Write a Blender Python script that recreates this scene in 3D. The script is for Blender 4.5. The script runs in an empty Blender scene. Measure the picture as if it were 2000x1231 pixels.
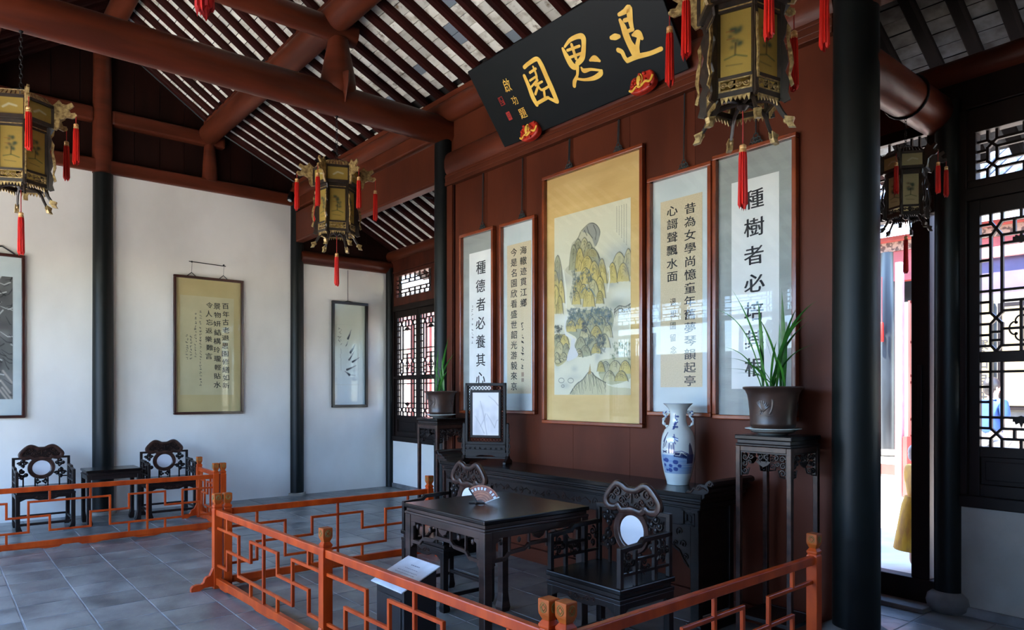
import bpy, bmesh, math, random
import numpy as np
from mathutils import Vector, Matrix
random.seed(11)
RNG = np.random.default_rng(5)
SC = bpy.context.scene
COL = SC.collection
PI = math.pi

# ------------------------------------------------------------------ camera, world, sun, exposure
cam_d = bpy.data.cameras.new('camera')
cam = bpy.data.objects.new('camera', cam_d)
COL.objects.link(cam)
SC.camera = cam
FPX, HY, EYE = 1376.0, 767.0, 1.55
ANG = math.atan(1140 / 1376.0)
cam_d.sensor_fit = 'HORIZONTAL'
cam_d.sensor_width = 36.0
cam_d.lens = 36.0 * FPX / 2000.0
cam_d.shift_y = (HY - 615.5) / 2000.0
cam_d.clip_start = 0.05
cam_d.clip_end = 300
VD = Vector((-math.cos(ANG), math.sin(ANG), 0))
VR = Vector((math.sin(ANG), math.cos(ANG), 0))
cam.location = (0, 0, EYE)
cam.rotation_euler = (PI / 2, 0, math.atan2(-VD.x, VD.y))

world = bpy.data.worlds.new('world')
SC.world = world
world.use_nodes = True
wn = world.node_tree
sky = wn.nodes.new('ShaderNodeTexSky')
sky.sky_type = 'NISHITA'
sky.sun_disc = False
sky.sun_elevation = math.radians(58)
sky.sun_rotation = math.radians(160)
sky.air_density = 0.8
sky.dust_density = 0.0
sky.ozone_density = 3.0
bg = wn.nodes['Background']
wn.links.new(sky.outputs[0], bg.inputs[0])
bg.inputs[1].default_value = 0.47

sun_d = bpy.data.lights.new('sun', 'SUN')
sun_d.energy = 10.0
sun_d.color = (1.0, 0.93, 0.82)
sun_d.angle = math.radians(0.6)
sun = bpy.data.objects.new('sun', sun_d)
COL.objects.link(sun)
sun.rotation_euler = Vector((0.30, 0.42, -0.9)).to_track_quat('-Z', 'Y').to_euler()

def portal(name, loc, rot, sx, sy):
    d = bpy.data.lights.new(name, 'AREA'); d.shape = 'RECTANGLE'; d.size = sx; d.size_y = sy
    d.energy = 1.0
    d.cycles.is_portal = True
    o = bpy.data.objects.new(name, d); COL.objects.link(o)
    o.location = loc; o.rotation_euler = rot
portal('front_portal', (-3.85, -2.72, 1.75), (PI / 2, 0, 0), 12.9, 3.5)
portal('back_portal', (-5.9, 5.98, 2.0), (-PI / 2, 0, 0), 8.8, 3.0)

SC.view_settings.view_transform = 'Standard'
SC.view_settings.look = 'None'
SC.view_settings.gamma = 1.0
SC.view_settings.use_curve_mapping = False
SC.view_settings.exposure = 2.85
SC.cycles.max_bounces = 8
SC.cycles.diffuse_bounces = 5
SC.cycles.glossy_bounces = 3
SC.cycles.transparent_max_bounces = 12
SC.cycles.sample_clamp_indirect = 8
SC.cycles.caustics_reflective = False
SC.cycles.caustics_refractive = False

# ------------------------------------------------------------------ materials
def srgb(r, g, b):
    return tuple(((c / 255) / 12.92 if c <= 10.3 else (((c / 255) + .055) / 1.055) ** 2.4) for c in (r, g, b))

def new_mat(name):
    m = bpy.data.materials.new(name); m.use_nodes = True
    n = m.node_tree
    return m, n, n.nodes['Principled BSDF']

def mat(name, c1, c2=None, rough=0.5, scale=(6, 6, 6), bump=0.0, detail=4, metal=0.0, spec=0.5, per_object=0.0, lo=.35, hi=.65, bumpscale=None, coat=0.0):
    """procedural: noise between two colours, optional bump and per object brightness variation"""
    m, n, b = new_mat(name)
    L = n.links.new
    b.inputs['Roughness'].default_value = rough
    b.inputs['Metallic'].default_value = metal
    b.inputs['Specular IOR Level'].default_value = spec
    if coat: b.inputs['Coat Weight'].default_value = coat; b.inputs['Coat Roughness'].default_value = .12
    tc = n.nodes.new('ShaderNodeTexCoord'); mp = n.nodes.new('ShaderNodeMapping')
    mp.inputs['Scale'].default_value = scale
    L(tc.outputs['Object'], mp.inputs[0])
    vec = mp.outputs[0]
    oi = n.nodes.new('ShaderNodeObjectInfo')
    if per_object:
        ad = n.nodes.new('ShaderNodeVectorMath'); ad.operation = 'ADD'
        sc = n.nodes.new('ShaderNodeVectorMath'); sc.operation = 'SCALE'; sc.inputs[0].default_value = (37, 19, 53)
        L(oi.outputs['Random'], sc.inputs['Scale']); L(mp.outputs[0], ad.inputs[0]); L(sc.outputs[0], ad.inputs[1])
        vec = ad.outputs[0]
    no = n.nodes.new('ShaderNodeTexNoise'); no.inputs['Scale'].default_value = 1.0; no.inputs['Detail'].default_value = detail
    L(vec, no.inputs['Vector'])
    cr = n.nodes.new('ShaderNodeValToRGB')
    c2 = c2 or tuple(x * .7 for x in c1)
    cr.color_ramp.elements[0].position = lo; cr.color_ramp.elements[1].position = hi
    cr.color_ramp.elements[0].color = (*c1, 1); cr.color_ramp.elements[1].color = (*c2, 1)
    L(no.outputs['Fac'], cr.inputs[0])
    out = cr.outputs[0]
    if per_object:
        mr = n.nodes.new('ShaderNodeMapRange'); mr.inputs['To Min'].default_value = 1 - per_object; mr.inputs['To Max'].default_value = 1 + per_object * .6
        L(oi.outputs['Random'], mr.inputs[0])
        vm = n.nodes.new('ShaderNodeVectorMath'); vm.operation = 'SCALE'
        L(out, vm.inputs[0]); L(mr.outputs[0], vm.inputs['Scale']); out = vm.outputs[0]
    L(out, b.inputs['Base Color'])
    if bump:
        bp = n.nodes.new('ShaderNodeBump'); bp.inputs['Strength'].default_value = bump; bp.inputs['Distance'].default_value = .01
        if bumpscale:
            n2 = n.nodes.new('ShaderNodeTexNoise'); n2.inputs['Scale'].default_value = bumpscale; n2.inputs['Detail'].default_value = 5
            L(vec, n2.inputs['Vector']); L(n2.outputs['Fac'], bp.inputs['Height'])
        else: L(no.outputs['Fac'], bp.inputs['Height'])
        L(bp.outputs[0], b.inputs['Normal'])
    return m

def glass_mat(name, tint=(1, 1, 1), boost=1.0):
    m = bpy.data.materials.new(name); m.use_nodes = True
    n = m.node_tree; n.nodes.clear(); L = n.links.new
    o = n.nodes.new('ShaderNodeOutputMaterial'); mx = n.nodes.new('ShaderNodeMixShader')
    t = n.nodes.new('ShaderNodeBsdfTransparent'); t.inputs[0].default_value = (*tint, 1)
    g = n.nodes.new('ShaderNodeBsdfGlossy'); g.inputs['Roughness'].default_value = 0.0
    f = n.nodes.new('ShaderNodeFresnel'); f.inputs['IOR'].default_value = 1.5
    mu = n.nodes.new('ShaderNodeMath'); mu.operation = 'MULTIPLY'; mu.inputs[1].default_value = boost
    L(f.outputs[0], mu.inputs[0]); L(mu.outputs[0], mx.inputs[0])
    L(t.outputs[0], mx.inputs[1]); L(g.outputs[0], mx.inputs[2]); L(mx.outputs[0], o.inputs[0])
    return m

def vcol_mat(name, rough=.6, spec=.4, coat=0.0, trans=0.0):
    m, n, b = new_mat(name)
    a = n.nodes.new('ShaderNodeVertexColor'); a.layer_name = 'paint'
    n.links.new(a.outputs[0], b.inputs['Base Color'])
    b.inputs['Roughness'].default_value = rough; b.inputs['Specular IOR Level'].default_value = spec
    if coat: b.inputs['Coat Weight'].default_value = coat; b.inputs['Coat Roughness'].default_value = .06
    if trans:
        tr = n.nodes.new('ShaderNodeBsdfTranslucent'); mx = n.nodes.new('ShaderNodeMixShader'); mx.inputs[0].default_value = trans
        n.links.new(a.outputs[0], tr.inputs[0]); n.links.new(b.outputs[0], mx.inputs[1]); n.links.new(tr.outputs[0], mx.inputs[2])
        n.links.new(mx.outputs[0], n.nodes['Material Output'].inputs[0])
    return m

M = {}
M['ebony'] = mat('ebony_wood', srgb(36, 27, 25), srgb(20, 14, 13), rough=.36, spec=.35, scale=(3, 3, 14), bump=.08, bumpscale=4)
M['lit_ebony'] = mat('lit_ebony_table_wood', srgb(74, 56, 50), srgb(46, 34, 30), rough=.34, scale=(3, 3, 14), bump=.06, spec=.4)  # lighter copy of the ebony, light falling on the table frame put into the colour
M['ebony_top'] = mat('ebony_polished_top', srgb(18, 14, 13), srgb(11, 8, 8), rough=.26, spec=.35, scale=(14, 3, 3), bump=.03)
M['carve'] = mat('rosewood_carving', srgb(72, 48, 40), srgb(42, 28, 24), rough=.28, scale=(20, 20, 20), bump=.1, spec=.4)
M['beam'] = mat('red_brown_beam_paint', srgb(98, 44, 27), srgb(74, 32, 19), rough=.42, spec=.22, scale=(1.2, 1.2, 6), bump=.15, bumpscale=9)
M['beam_x'] = mat('red_brown_purlin_paint', srgb(100, 46, 28), srgb(74, 32, 19), rough=.42, spec=.22, scale=(1.0, 6, 6), bump=.15, bumpscale=8)
M['beam_y'] = mat('red_brown_log_paint', srgb(98, 42, 24), srgb(66, 27, 15), rough=.36, spec=.25, scale=(5, .8, 5), bump=.12, bumpscale=7)
M['gable'] = mat('dark_gable_boards', srgb(40, 18, 12), srgb(27, 12, 8), rough=.7, spec=.1, scale=(4, 4, 1), bump=.15)
M['panel'] = mat('red_brown_panel_paint', srgb(94, 44, 26), srgb(76, 34, 20), rough=.45, spec=.16, scale=(2.2, 1.4, .8), bump=.08, bumpscale=18, per_object=.06)
M['rafter'] = mat('rafter_dark_red', srgb(56, 19, 14), srgb(36, 12, 9), rough=.7, spec=.12, scale=(5, 1, 5), bump=.1, per_object=.15)
M['lacquer'] = mat('black_green_lacquer', srgb(17, 22, 21), srgb(9, 12, 12), rough=.42, spec=.25, scale=(3, 3, .8), bump=.12, bumpscale=5)
M['winwood'] = mat('dark_window_wood', srgb(30, 17, 13), srgb(21, 12, 9), rough=.5, spec=.2, scale=(6, 6, 2), bump=.08)
M['winred'] = mat('red_brown_window_wood', srgb(84, 38, 25), srgb(64, 28, 18), rough=.5, spec=.2, scale=(6, 6, 2), bump=.08)
M['fence'] = mat('orange_lacquer_wood', srgb(204, 78, 22), srgb(168, 56, 14), rough=.32, spec=.35, scale=(9, 9, 3), bump=.05)
M['fence_cap'] = mat('post_cap_wood', srgb(190, 92, 32), srgb(160, 74, 26), rough=.4, spec=.3, scale=(14, 14, 14), bump=.06)
M['fence_green'] = mat('worn_green_stamp', srgb(96, 128, 66), srgb(150, 110, 50), rough=.5, scale=(60, 60, 60))
M['gold'] = mat('worn_gold_gilding', srgb(192, 164, 108), srgb(112, 86, 50), rough=.42, scale=(40, 40, 40), metal=.35, bump=.2)
M['goldleaf'] = mat('gold_characters', srgb(252, 206, 88), srgb(236, 182, 66), rough=.4, scale=(9, 9, 9))
M['lantern'] = mat('dark_lantern_wood', srgb(52, 38, 28), srgb(32, 24, 20), rough=.4, scale=(20, 20, 20), bump=.1)
M['red_silk'] = mat('red_silk_tassel', srgb(214, 30, 16), srgb(170, 14, 10), rough=.55, scale=(160, 160, 6), bump=.5, detail=2, spec=.3)
M['cordred'] = mat('red_cord', srgb(176, 30, 24), rough=.6)
M['tassel_head'] = mat('gilt_thread_wrap', srgb(226, 190, 130), srgb(190, 120, 60), rough=.45, scale=(10, 10, 90), metal=.2)
M['chain'] = mat('black_iron', srgb(28, 28, 30), rough=.4, metal=.6)
M['cord'] = mat('dark_green_cord', srgb(38, 48, 48), srgb(26, 33, 34), rough=.7, scale=(90, 90, 30), bump=.3)
M['plaster'] = mat('white_plaster', srgb(236, 233, 226), srgb(206, 202, 194), rough=.9, scale=(.5, .9, .6), detail=7, bump=.05, lo=.38, hi=.8, spec=.2)
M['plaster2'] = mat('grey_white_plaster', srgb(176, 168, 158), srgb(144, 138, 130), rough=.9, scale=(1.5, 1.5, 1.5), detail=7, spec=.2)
M['slate'] = mat('slate_floor', srgb(140, 143, 140), srgb(88, 91, 92), rough=.3, scale=(2.6, 3.4, 3), detail=7, bump=.4, bumpscale=3.2, per_object=.2, spec=.55)
M['joint'] = mat('floor_joint_mortar', srgb(158, 160, 160), srgb(124, 126, 128), rough=.9, scale=(4, 4, 4))
M['rooftile'] = mat('whitewashed_roof_brick', srgb(238, 235, 224), srgb(150, 136, 112), rough=.85, scale=(9, 11, 9), detail=5, per_object=.3, lo=.5, hi=.85, spec=.15)
def stain(m):
    """brown damp spots and a few blue grey bricks on the whitewashed roof bricks"""
    n = m.node_tree; b = n.nodes['Principled BSDF']; L = n.links.new
    src = b.inputs['Base Color'].links[0].from_socket
    tc = n.nodes.new('ShaderNodeNewGeometry') ; no = n.nodes.new('ShaderNodeTexNoise'); no.inputs['Scale'].default_value = 5.5; no.inputs['Detail'].default_value = 4; no.inputs['Roughness'].default_value = .65
    L(tc.outputs['Position'], no.inputs['Vector'])
    cr = n.nodes.new('ShaderNodeValToRGB'); cr.color_ramp.elements[0].position = .60; cr.color_ramp.elements[1].position = .72
    cr.color_ramp.elements[0].color = (0, 0, 0, 1); cr.color_ramp.elements[1].color = (1, 1, 1, 1)
    L(no.outputs['Fac'], cr.inputs[0])
    mx = n.nodes.new('ShaderNodeMixRGB'); mx.inputs[2].default_value = (*srgb(112, 90, 62), 1)
    L(cr.outputs[0], mx.inputs[0]); L(src, mx.inputs[1])
    oi = n.nodes.new('ShaderNodeObjectInfo'); gt = n.nodes.new('ShaderNodeMath'); gt.operation = 'GREATER_THAN'; gt.inputs[1].default_value = .93
    L(oi.outputs['Random'], gt.inputs[0])
    m2 = n.nodes.new('ShaderNodeMixRGB'); m2.inputs[2].default_value = (*srgb(130, 140, 150), 1)
    L(gt.outputs[0], m2.inputs[0]); L(mx.outputs[0], m2.inputs[1]); L(m2.outputs[0], b.inputs['Base Color'])
stain(M['rooftile'])
M['black_wood'] = mat('black_screen_wood', srgb(22, 18, 17), srgb(14, 11, 10), rough=.45, spec=.2)
M['roofdark'] = mat('roof_backing', srgb(40, 36, 34), rough=.9)
M['rosewood'] = mat('rosewood_frame', srgb(146, 68, 34), srgb(106, 44, 22), rough=.25, scale=(3, 3, 3), bump=.03, coat=.4)
M['darkframe'] = mat('dark_red_frame', srgb(66, 30, 24), srgb(48, 22, 18), rough=.3, scale=(4, 4, 4), coat=.3)
M['blackframe'] = mat('black_frame', srgb(28, 24, 24), rough=.3)
M['paper_white'] = mat('white_paper', srgb(234, 235, 232), srgb(222, 224, 222), rough=.8, scale=(3, 3, 5), bump=.02)
M['silver_silk'] = mat('silver_silk_mount', srgb(160, 166, 162), srgb(144, 150, 146), rough=.6, scale=(2, 2, 9), bump=.25, bumpscale=3)
M['pale_silk'] = mat('pale_blue_mount', srgb(202, 212, 212), srgb(188, 200, 202), rough=.7, scale=(2, 2, 4))
M['tan_paper'] = mat('tan_speckled_paper', srgb(214, 198, 166), srgb(200, 184, 152), rough=.8, scale=(120, 120, 120))
M['gold_silk'] = mat('golden_silk_mount', srgb(222, 190, 124), srgb(204, 168, 102), rough=.6, scale=(1.4, 1, 5), bump=.4, bumpscale=2.4)
M['olive_mount'] = mat('olive_mount', srgb(206, 190, 138), srgb(194, 178, 126), rough=.7, scale=(2, 2, 2))
M['olive_paper'] = mat('olive_paper', srgb(208, 200, 160), srgb(198, 190, 150), rough=.8, scale=(4, 4, 4))
M['ink'] = mat('black_ink', srgb(24, 26, 34), rough=.7)
M['ink_pale'] = mat('pale_ink', srgb(84, 84, 84), rough=.7)
M['seal'] = mat('red_seal', srgb(186, 40, 28), rough=.7)
M['seal_dim'] = mat('faded_seal', srgb(176, 150, 128), rough=.8)
M['board'] = mat('black_plaque_lacquer', srgb(16, 20, 20), srgb(11, 14, 14), rough=.4, spec=.18, scale=(1, 3, 3), bump=.03)
M['coral'] = mat('red_carved_lacquer', srgb(206, 52, 30), srgb(160, 30, 20), rough=.4, scale=(30, 30, 30), bump=.5)
M['marble'] = mat('white_grey_marble', srgb(228, 228, 230), srgb(176, 178, 186), rough=.18, scale=(5, 5, 2), detail=6, lo=.5, hi=.75)
M['clay'] = mat('brown_clay_pot', srgb(72, 52, 43), srgb(52, 37, 31), rough=.35, scale=(8, 8, 8), bump=.1)
M['clay_dark'] = mat('brown_clay_relief', srgb(70, 54, 46), rough=.3)
M['soil'] = mat('potting_soil', srgb(52, 38, 28), rough=1, scale=(60, 60, 60), bump=.6)
M['leaf'] = mat('orchid_leaf', srgb(66, 132, 44), srgb(34, 88, 30), rough=.38, scale=(5, 5, 12), per_object=.3)
M['porcelain'] = mat('white_porcelain', srgb(214, 222, 218), srgb(204, 213, 210), rough=.12, scale=(2, 2, 2), coat=.6)
M['sign'] = mat('white_sign_plate', srgb(232, 238, 244), rough=.3)
M['signtext'] = mat('grey_print', srgb(150, 156, 168), rough=.6)
M['blackbox'] = mat('black_box', srgb(26, 27, 31), rough=.4)
M['fanwood'] = mat('fan_wood', srgb(196, 132, 96), srgb(150, 90, 62), rough=.4, scale=(30, 30, 30))
M['stone'] = mat('grey_stone', srgb(126, 124, 122), srgb(98, 97, 96), rough=.8, scale=(6, 6, 6), bump=.3)
M['glass'] = glass_mat('picture_glass', boost=.7)
M['shaded_tile'] = mat('shaded_grey_roof_brick', srgb(86, 84, 82), srgb(60, 57, 53), rough=.9, scale=(9, 11, 9), per_object=.2, spec=.1)  # darker copy of the roof brick, the right veranda's shade put into its colour
M['glass_matt'] = glass_mat('low_glare_glass', boost=.25)
M['print'] = vcol_mat('painted_sheet', rough=.7)
M['silkpane'] = vcol_mat('painted_silk', rough=.35, trans=.35)
M['glaze'] = vcol_mat('painted_glaze', rough=.12, coat=.8)
M['ground'] = mat('pale_courtyard_stone', srgb(206, 200, 190), srgb(180, 174, 164), rough=.8, scale=(2, 2, 2))
M['pinkred'] = mat('sunlit_red_board', srgb(146, 58, 54), srgb(124, 46, 44), rough=.5, scale=(2, 2, 2))
M['outcol'] = mat('grey_black_column', srgb(34, 40, 46), srgb(22, 26, 30), rough=.3, scale=(4, 4, 1))
M['greytile'] = mat('grey_roof_tile', srgb(110, 112, 118), srgb(80, 84, 92), rough=.8, scale=(6, 6, 6), bump=.2)
M['limewash'] = mat('white_lime', srgb(176, 168, 156), rough=.8)
M['carvedgrey'] = mat('painted_frieze', srgb(140, 112, 100), srgb(70, 48, 44), rough=.7, scale=(14, 14, 14), lo=.45, hi=.55)
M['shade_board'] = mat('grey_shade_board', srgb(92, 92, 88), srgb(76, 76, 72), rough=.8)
M['lilac'] = mat('lilac_board', srgb(74, 62, 90), srgb(64, 54, 80), rough=.6)
M['beige'] = mat('beige_scroll', srgb(138, 122, 80), rough=.8)
M['skin'] = mat('skin', srgb(222, 176, 152), rough=.5)
M['hair'] = mat('black_hair', srgb(26, 22, 22), rough=.5)
M['blue_cloth'] = mat('blue_shirt_cloth', srgb(24, 62, 130), srgb(18, 50, 112), rough=.8)
M['pale_cloth'] = mat('pale_pink_cloth', srgb(190, 140, 140), rough=.8)
M['grey_cloth'] = mat('grey_trousers_cloth', srgb(110, 112, 120), rough=.8)
M['yellow_cloth'] = mat('yellow_dress_cloth', srgb(226, 178, 40), srgb(190, 140, 50), rough=.7, scale=(14, 14, 4))
M['white_cloth'] = mat('white_cloth', srgb(232, 230, 226), rough=.8)
M['magenta'] = mat('magenta_bag', srgb(186, 50, 130), rough=.6)
M['foliage'] = mat('garden_foliage', srgb(70, 104, 48), srgb(40, 70, 32), rough=.6, scale=(6, 6, 6), bump=.5)

# ------------------------------------------------------------------ mesh helpers
class MB:
    def __init__(s, mtx=None):
        s.v = []; s.f = []; s.M = mtx or Matrix.Identity(4)
    def add(s, vs, fs):
        o = len(s.v)
        s.v += [tuple(s.M @ Vector(p)) for p in vs]
        s.f += [tuple(i + o for i in f) for f in fs]
        return s
    def box(s, x0, y0, z0, x1, y1, z1):
        return s.add([(x0, y0, z0), (x1, y0, z0), (x1, y1, z0), (x0, y1, z0), (x0, y0, z1), (x1, y0, z1), (x1, y1, z1), (x0, y1, z1)],
                     [(3, 2, 1, 0), (4, 5, 6, 7), (0, 1, 5, 4), (1, 2, 6, 5), (2, 3, 7, 6), (3, 0, 4, 7)])
    def obox(s, mtx, sx, sy, sz):
        vs = [tuple(mtx @ Vector((a * sx / 2, b * sy / 2, c * sz / 2))) for c in (-1, 1) for a, b in ((-1, -1), (1, -1), (1, 1), (-1, 1))]
        return s.add(vs, [(3, 2, 1, 0), (4, 5, 6, 7), (0, 1, 5, 4), (1, 2, 6, 5), (2, 3, 7, 6), (3, 0, 4, 7)])
    def prism(s, pts, d0, d1, plane='xz'):
        def P(a, b, d):
            return (a, d, b) if plane == 'xz' else ((d, a, b) if plane == 'yz' else (a, b, d))
        n = len(pts)
        vs = [P(a, b, d0) for a, b in pts] + [P(a, b, d1) for a, b in pts]
        fs = [tuple(range(n)), tuple(range(2 * n - 1, n - 1, -1))] + [(i, i + n, (i + 1) % n + n, (i + 1) % n) for i in range(n)]
        return s.add(vs, fs)
    def tube(s, pts, r, n=8, closed=False, flat=1.0):
        pts = [Vector(p) for p in pts]; k = len(pts)
        rs = r if isinstance(r, (list, tuple)) else [r] * k
        T = []
        for i in range(k):
            a = pts[(i - 1) % k] if (closed or i > 0) else pts[i]
            b = pts[(i + 1) % k] if (closed or i < k - 1) else pts[i]
            d = b - a
            T.append(d.normalized() if d.length > 1e-9 else Vector((0, 0, 1)))
        up = Vector((0, 0, 1)) if abs(T[0].z) < .9 else Vector((1, 0, 0))
        nrm = (up - T[0] * up.dot(T[0])).normalized()
        vs = []
        for i in range(k):
            nrm = (nrm - T[i] * nrm.dot(T[i]))
            nrm = nrm.normalized() if nrm.length > 1e-6 else T[i].orthogonal().normalized()
            bi = T[i].cross(nrm)
            for j in range(n):
                a = 2 * PI * j / n
                vs.append(tuple(pts[i] + (nrm * math.cos(a) + bi * math.sin(a) * flat) * rs[i]))
        fs = []
        for i in range(k if closed else k - 1):
            for j in range(n):
                i2 = (i + 1) % k
                fs.append((i * n + j, i * n + (j + 1) % n, i2 * n + (j + 1) % n, i2 * n + j))
        if not closed:
            fs += [tuple(range(n - 1, -1, -1)), tuple((k - 1) * n + j for j in range(n))]
        return s.add(vs, fs)
    def lathe(s, prof, n=32, c=(0, 0)):
        vs = []; fs = []
        for r, z in prof:
            for j in range(n):
                a = 2 * PI * j / n
                vs.append((c[0] + r * math.cos(a), c[1] + r * math.sin(a), z))
        k = len(prof)
        for i in range(k - 1):
            for j in range(n):
                fs.append((i * n + j, i * n + (j + 1) % n, (i + 1) * n + (j + 1) % n, (i + 1) * n + j))
        fs += [tuple(range(n - 1, -1, -1)), tuple((k - 1) * n + j for j in range(n))]
        return s.add(vs, fs)
    def ball(s, c, r, n=8, sc=(1, 1, 1)):
        prof = [(math.cos(t) * r, math.sin(t) * r) for t in [-PI / 2 + PI * i / n for i in range(n + 1)]]
        vs = []; fs = []; m = n * 2
        for a, z in prof:
            for j in range(m):
                t = 2 * PI * j / m
                vs.append((c[0] + a * math.cos(t) * sc[0], c[1] + a * math.sin(t) * sc[1], c[2] + z * sc[2]))
        for i in range(n):
            for j in range(m):
                fs.append((i * m + j, i * m + (j + 1) % m, (i + 1) * m + (j + 1) % m, (i + 1) * m + j))
        return s.add(vs, fs)
    def merge(s, o):
        n = len(s.v); s.v += o.v; s.f += [tuple(i + n for i in f) for f in o.f]; return s
    def build(s, name, m, parent=None, smooth=False, bevel=0.0, loc=None, recalc=True, seg=2):
        me = bpy.data.meshes.new(name)
        me.from_pydata(s.v, [], s.f)
        if recalc and len(s.v) < 60000:
            b = bmesh.new(); b.from_mesh(me); bmesh.ops.recalc_face_normals(b, faces=b.faces); b.to_mesh(me); b.free()
        if smooth:
            me.polygons.foreach_set('use_smooth', [True] * len(me.polygons))
            me.set_sharp_from_angle(angle=.75)
        me.materials.append(M[m] if isinstance(m, str) else m)
        o = bpy.data.objects.new(name, me); COL.objects.link(o)
        if parent: o.parent = parent
        if loc: o.location = loc
        if bevel:
            md = o.modifiers.new('bevel', 'BEVEL'); md.width = bevel; md.segments = seg; md.limit_method = 'ANGLE'; md.angle_limit = .6
            md.harden_normals = False
        return o

def tag(o, label=None, cat=None, group=None, kind=None):
    if label: o['label'] = label
    if cat: o['category'] = cat
    if group: o['group'] = group
    if kind: o['kind'] = kind
    return o
def thing(name, label, cat, loc=(0, 0, 0), rz=0.0, group=None, kind=None):
    o = bpy.data.objects.new(name, None); COL.objects.link(o)
    o.empty_display_size = .1
    o.location = loc; o.rotation_euler = (0, 0, rz)
    return tag(o, label, cat, group, kind)
def dup(root, loc, rz=None, label=None, group=None):
    r = root.copy(); COL.objects.link(r); r.location = loc
    if rz is not None: r.rotation_euler = (0, 0, rz)
    if label: r['label'] = label
    if group: r['group'] = group
    for ch in list(root.children):
        c = ch.copy(); COL.objects.link(c); c.parent = r
        for g in list(ch.children):
            d = g.copy(); COL.objects.link(d); d.parent = c
    return r
def inst(o, parent, loc=None, rot=None, scale=None):
    c = o.copy(); COL.objects.link(c); c.parent = parent
    if loc is not None: c.location = loc
    if rot is not None: c.rotation_euler = rot
    if scale is not None: c.scale = scale
    for g in list(o.children):
        d = g.copy(); COL.objects.link(d); d.parent = c
    return c
def crom(pts, k=6, closed=False):
    """catmull-rom through points of any dimension"""
    P = [np.array(p, float) for p in pts]; n = len(P); out = []
    for i in range(n if closed else n - 1):
        a, b, c, d = (P[(i - 1) % n] if closed or i else P[0], P[i], P[(i + 1) % n], P[(i + 2) % n] if closed or i + 2 < n else P[-1])
        for j in range(k):
            t = j / k
            out.append(.5 * ((2 * b) + (c - a) * t + (2 * a - 5 * b + 4 * c - d) * t * t + (3 * b - a - 3 * c + d) * t ** 3))
    if not closed: out.append(P[-1])
    return [tuple(map(float, p)) for p in out]
def spiral(cx, cz, r, turns=1.4, a0=0.0, sgn=1, n=14, y=0.0):
    return [(cx + r * (1 - .82 * i / n) * math.cos(a0 + sgn * turns * 2 * PI * i / n), y, cz + r * (1 - .82 * i / n) * math.sin(a0 + sgn * turns * 2 * PI * i / n)) for i in range(n + 1)]

# ------------------------------------------------------------------ painting on vertex coloured sheets
class Canvas:
    def __init__(s, W, H, c):
        s.W, s.H = W, H; s.a = np.ones((H, W, 3)) * np.array(c)
    def _mix(s, y0, y1, x0, x1, m, c, al):
        m = (m * al)[..., None]
        s.a[y0:y1, x0:x1] = s.a[y0:y1, x0:x1] * (1 - m) + np.array(c) * m
    def _win(s, xs, ys, pad):
        x0 = max(0, int(min(xs) - pad)); x1 = min(s.W, int(max(xs) + pad + 2)); y0 = max(0, int(min(ys) - pad)); y1 = min(s.H, int(max(ys) + pad + 2))
        return x0, x1, y0, y1
    def line(s, pts, w, c, al=1.0, soft=1.0):
        """pts in 0..1 (x right, y down); w in cells, scalar or (start, end)"""
        P = [(p[0] * s.W, p[1] * s.H) for p in pts]
        x0, x1, y0, y1 = s._win([p[0] for p in P], [p[1] for p in P], 6 + (max(w) if isinstance(w, tuple) else w))
        if x1 <= x0 or y1 <= y0: return
        yy, xx = np.mgrid[y0:y1, x0:x1] + .5
        best = np.full(xx.shape, -1e9); n = len(P) - 1
        for i in range(n):
            a, b = np.array(P[i]), np.array(P[i + 1]); d = b - a; l = max(1e-9, d @ d)
            t = np.clip(((xx - a[0]) * d[0] + (yy - a[1]) * d[1]) / l, 0, 1)
            dist = np.hypot(xx - a[0] - t * d[0], yy - a[1] - t * d[1])
            ww = w if not isinstance(w, tuple) else w[0] + (w[1] - w[0]) * (i + t) / n
            best = np.maximum(best, ww / 2 - dist)
        s._mix(y0, y1, x0, x1, np.clip(best / soft + .5, 0, 1), c, al)
    def poly(s, pts, c, al=1.0, soft=0, grad=None):
        P = [(p[0] * s.W, p[1] * s.H) for p in pts]
        x0, x1, y0, y1 = s._win([p[0] for p in P], [p[1] for p in P], 1)
        if x1 <= x0 or y1 <= y0: return
        yy, xx = np.mgrid[y0:y1, x0:x1] + .5
        ins = np.zeros(xx.shape, bool); n = len(P)
        for i in range(n):
            (ax, ay), (bx, by) = P[i], P[(i + 1) % n]
            if ay == by: continue
            c1 = (ay > yy) != (by > yy)
            ins ^= c1 & (xx < (bx - ax) * (yy - ay) / (by - ay) + ax)
        m = ins.astype(float)
        if grad: m *= np.clip((yy / s.H - grad[0]) / (grad[1] - grad[0]), 0, 1)
        s._mix(y0, y1, x0, x1, m, c, al)
    def blob(s, x, y, rx, ry, c, al=1.0):
        cx, cy = x * s.W, y * s.H; rx *= s.W; ry *= s.H
        x0, x1, y0, y1 = s._win([cx], [cy], 3 * max(rx, ry))
        if x1 <= x0 or y1 <= y0: return
        yy, xx = np.mgrid[y0:y1, x0:x1] + .5
        s._mix(y0, y1, x0, x1, np.exp(-((xx - cx) / rx) ** 2 - ((yy - cy) / ry) ** 2), c, al)
    def speck(s, amt):
        s.a *= 1 + (RNG.random((s.H, s.W, 1)) - .5) * amt

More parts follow.
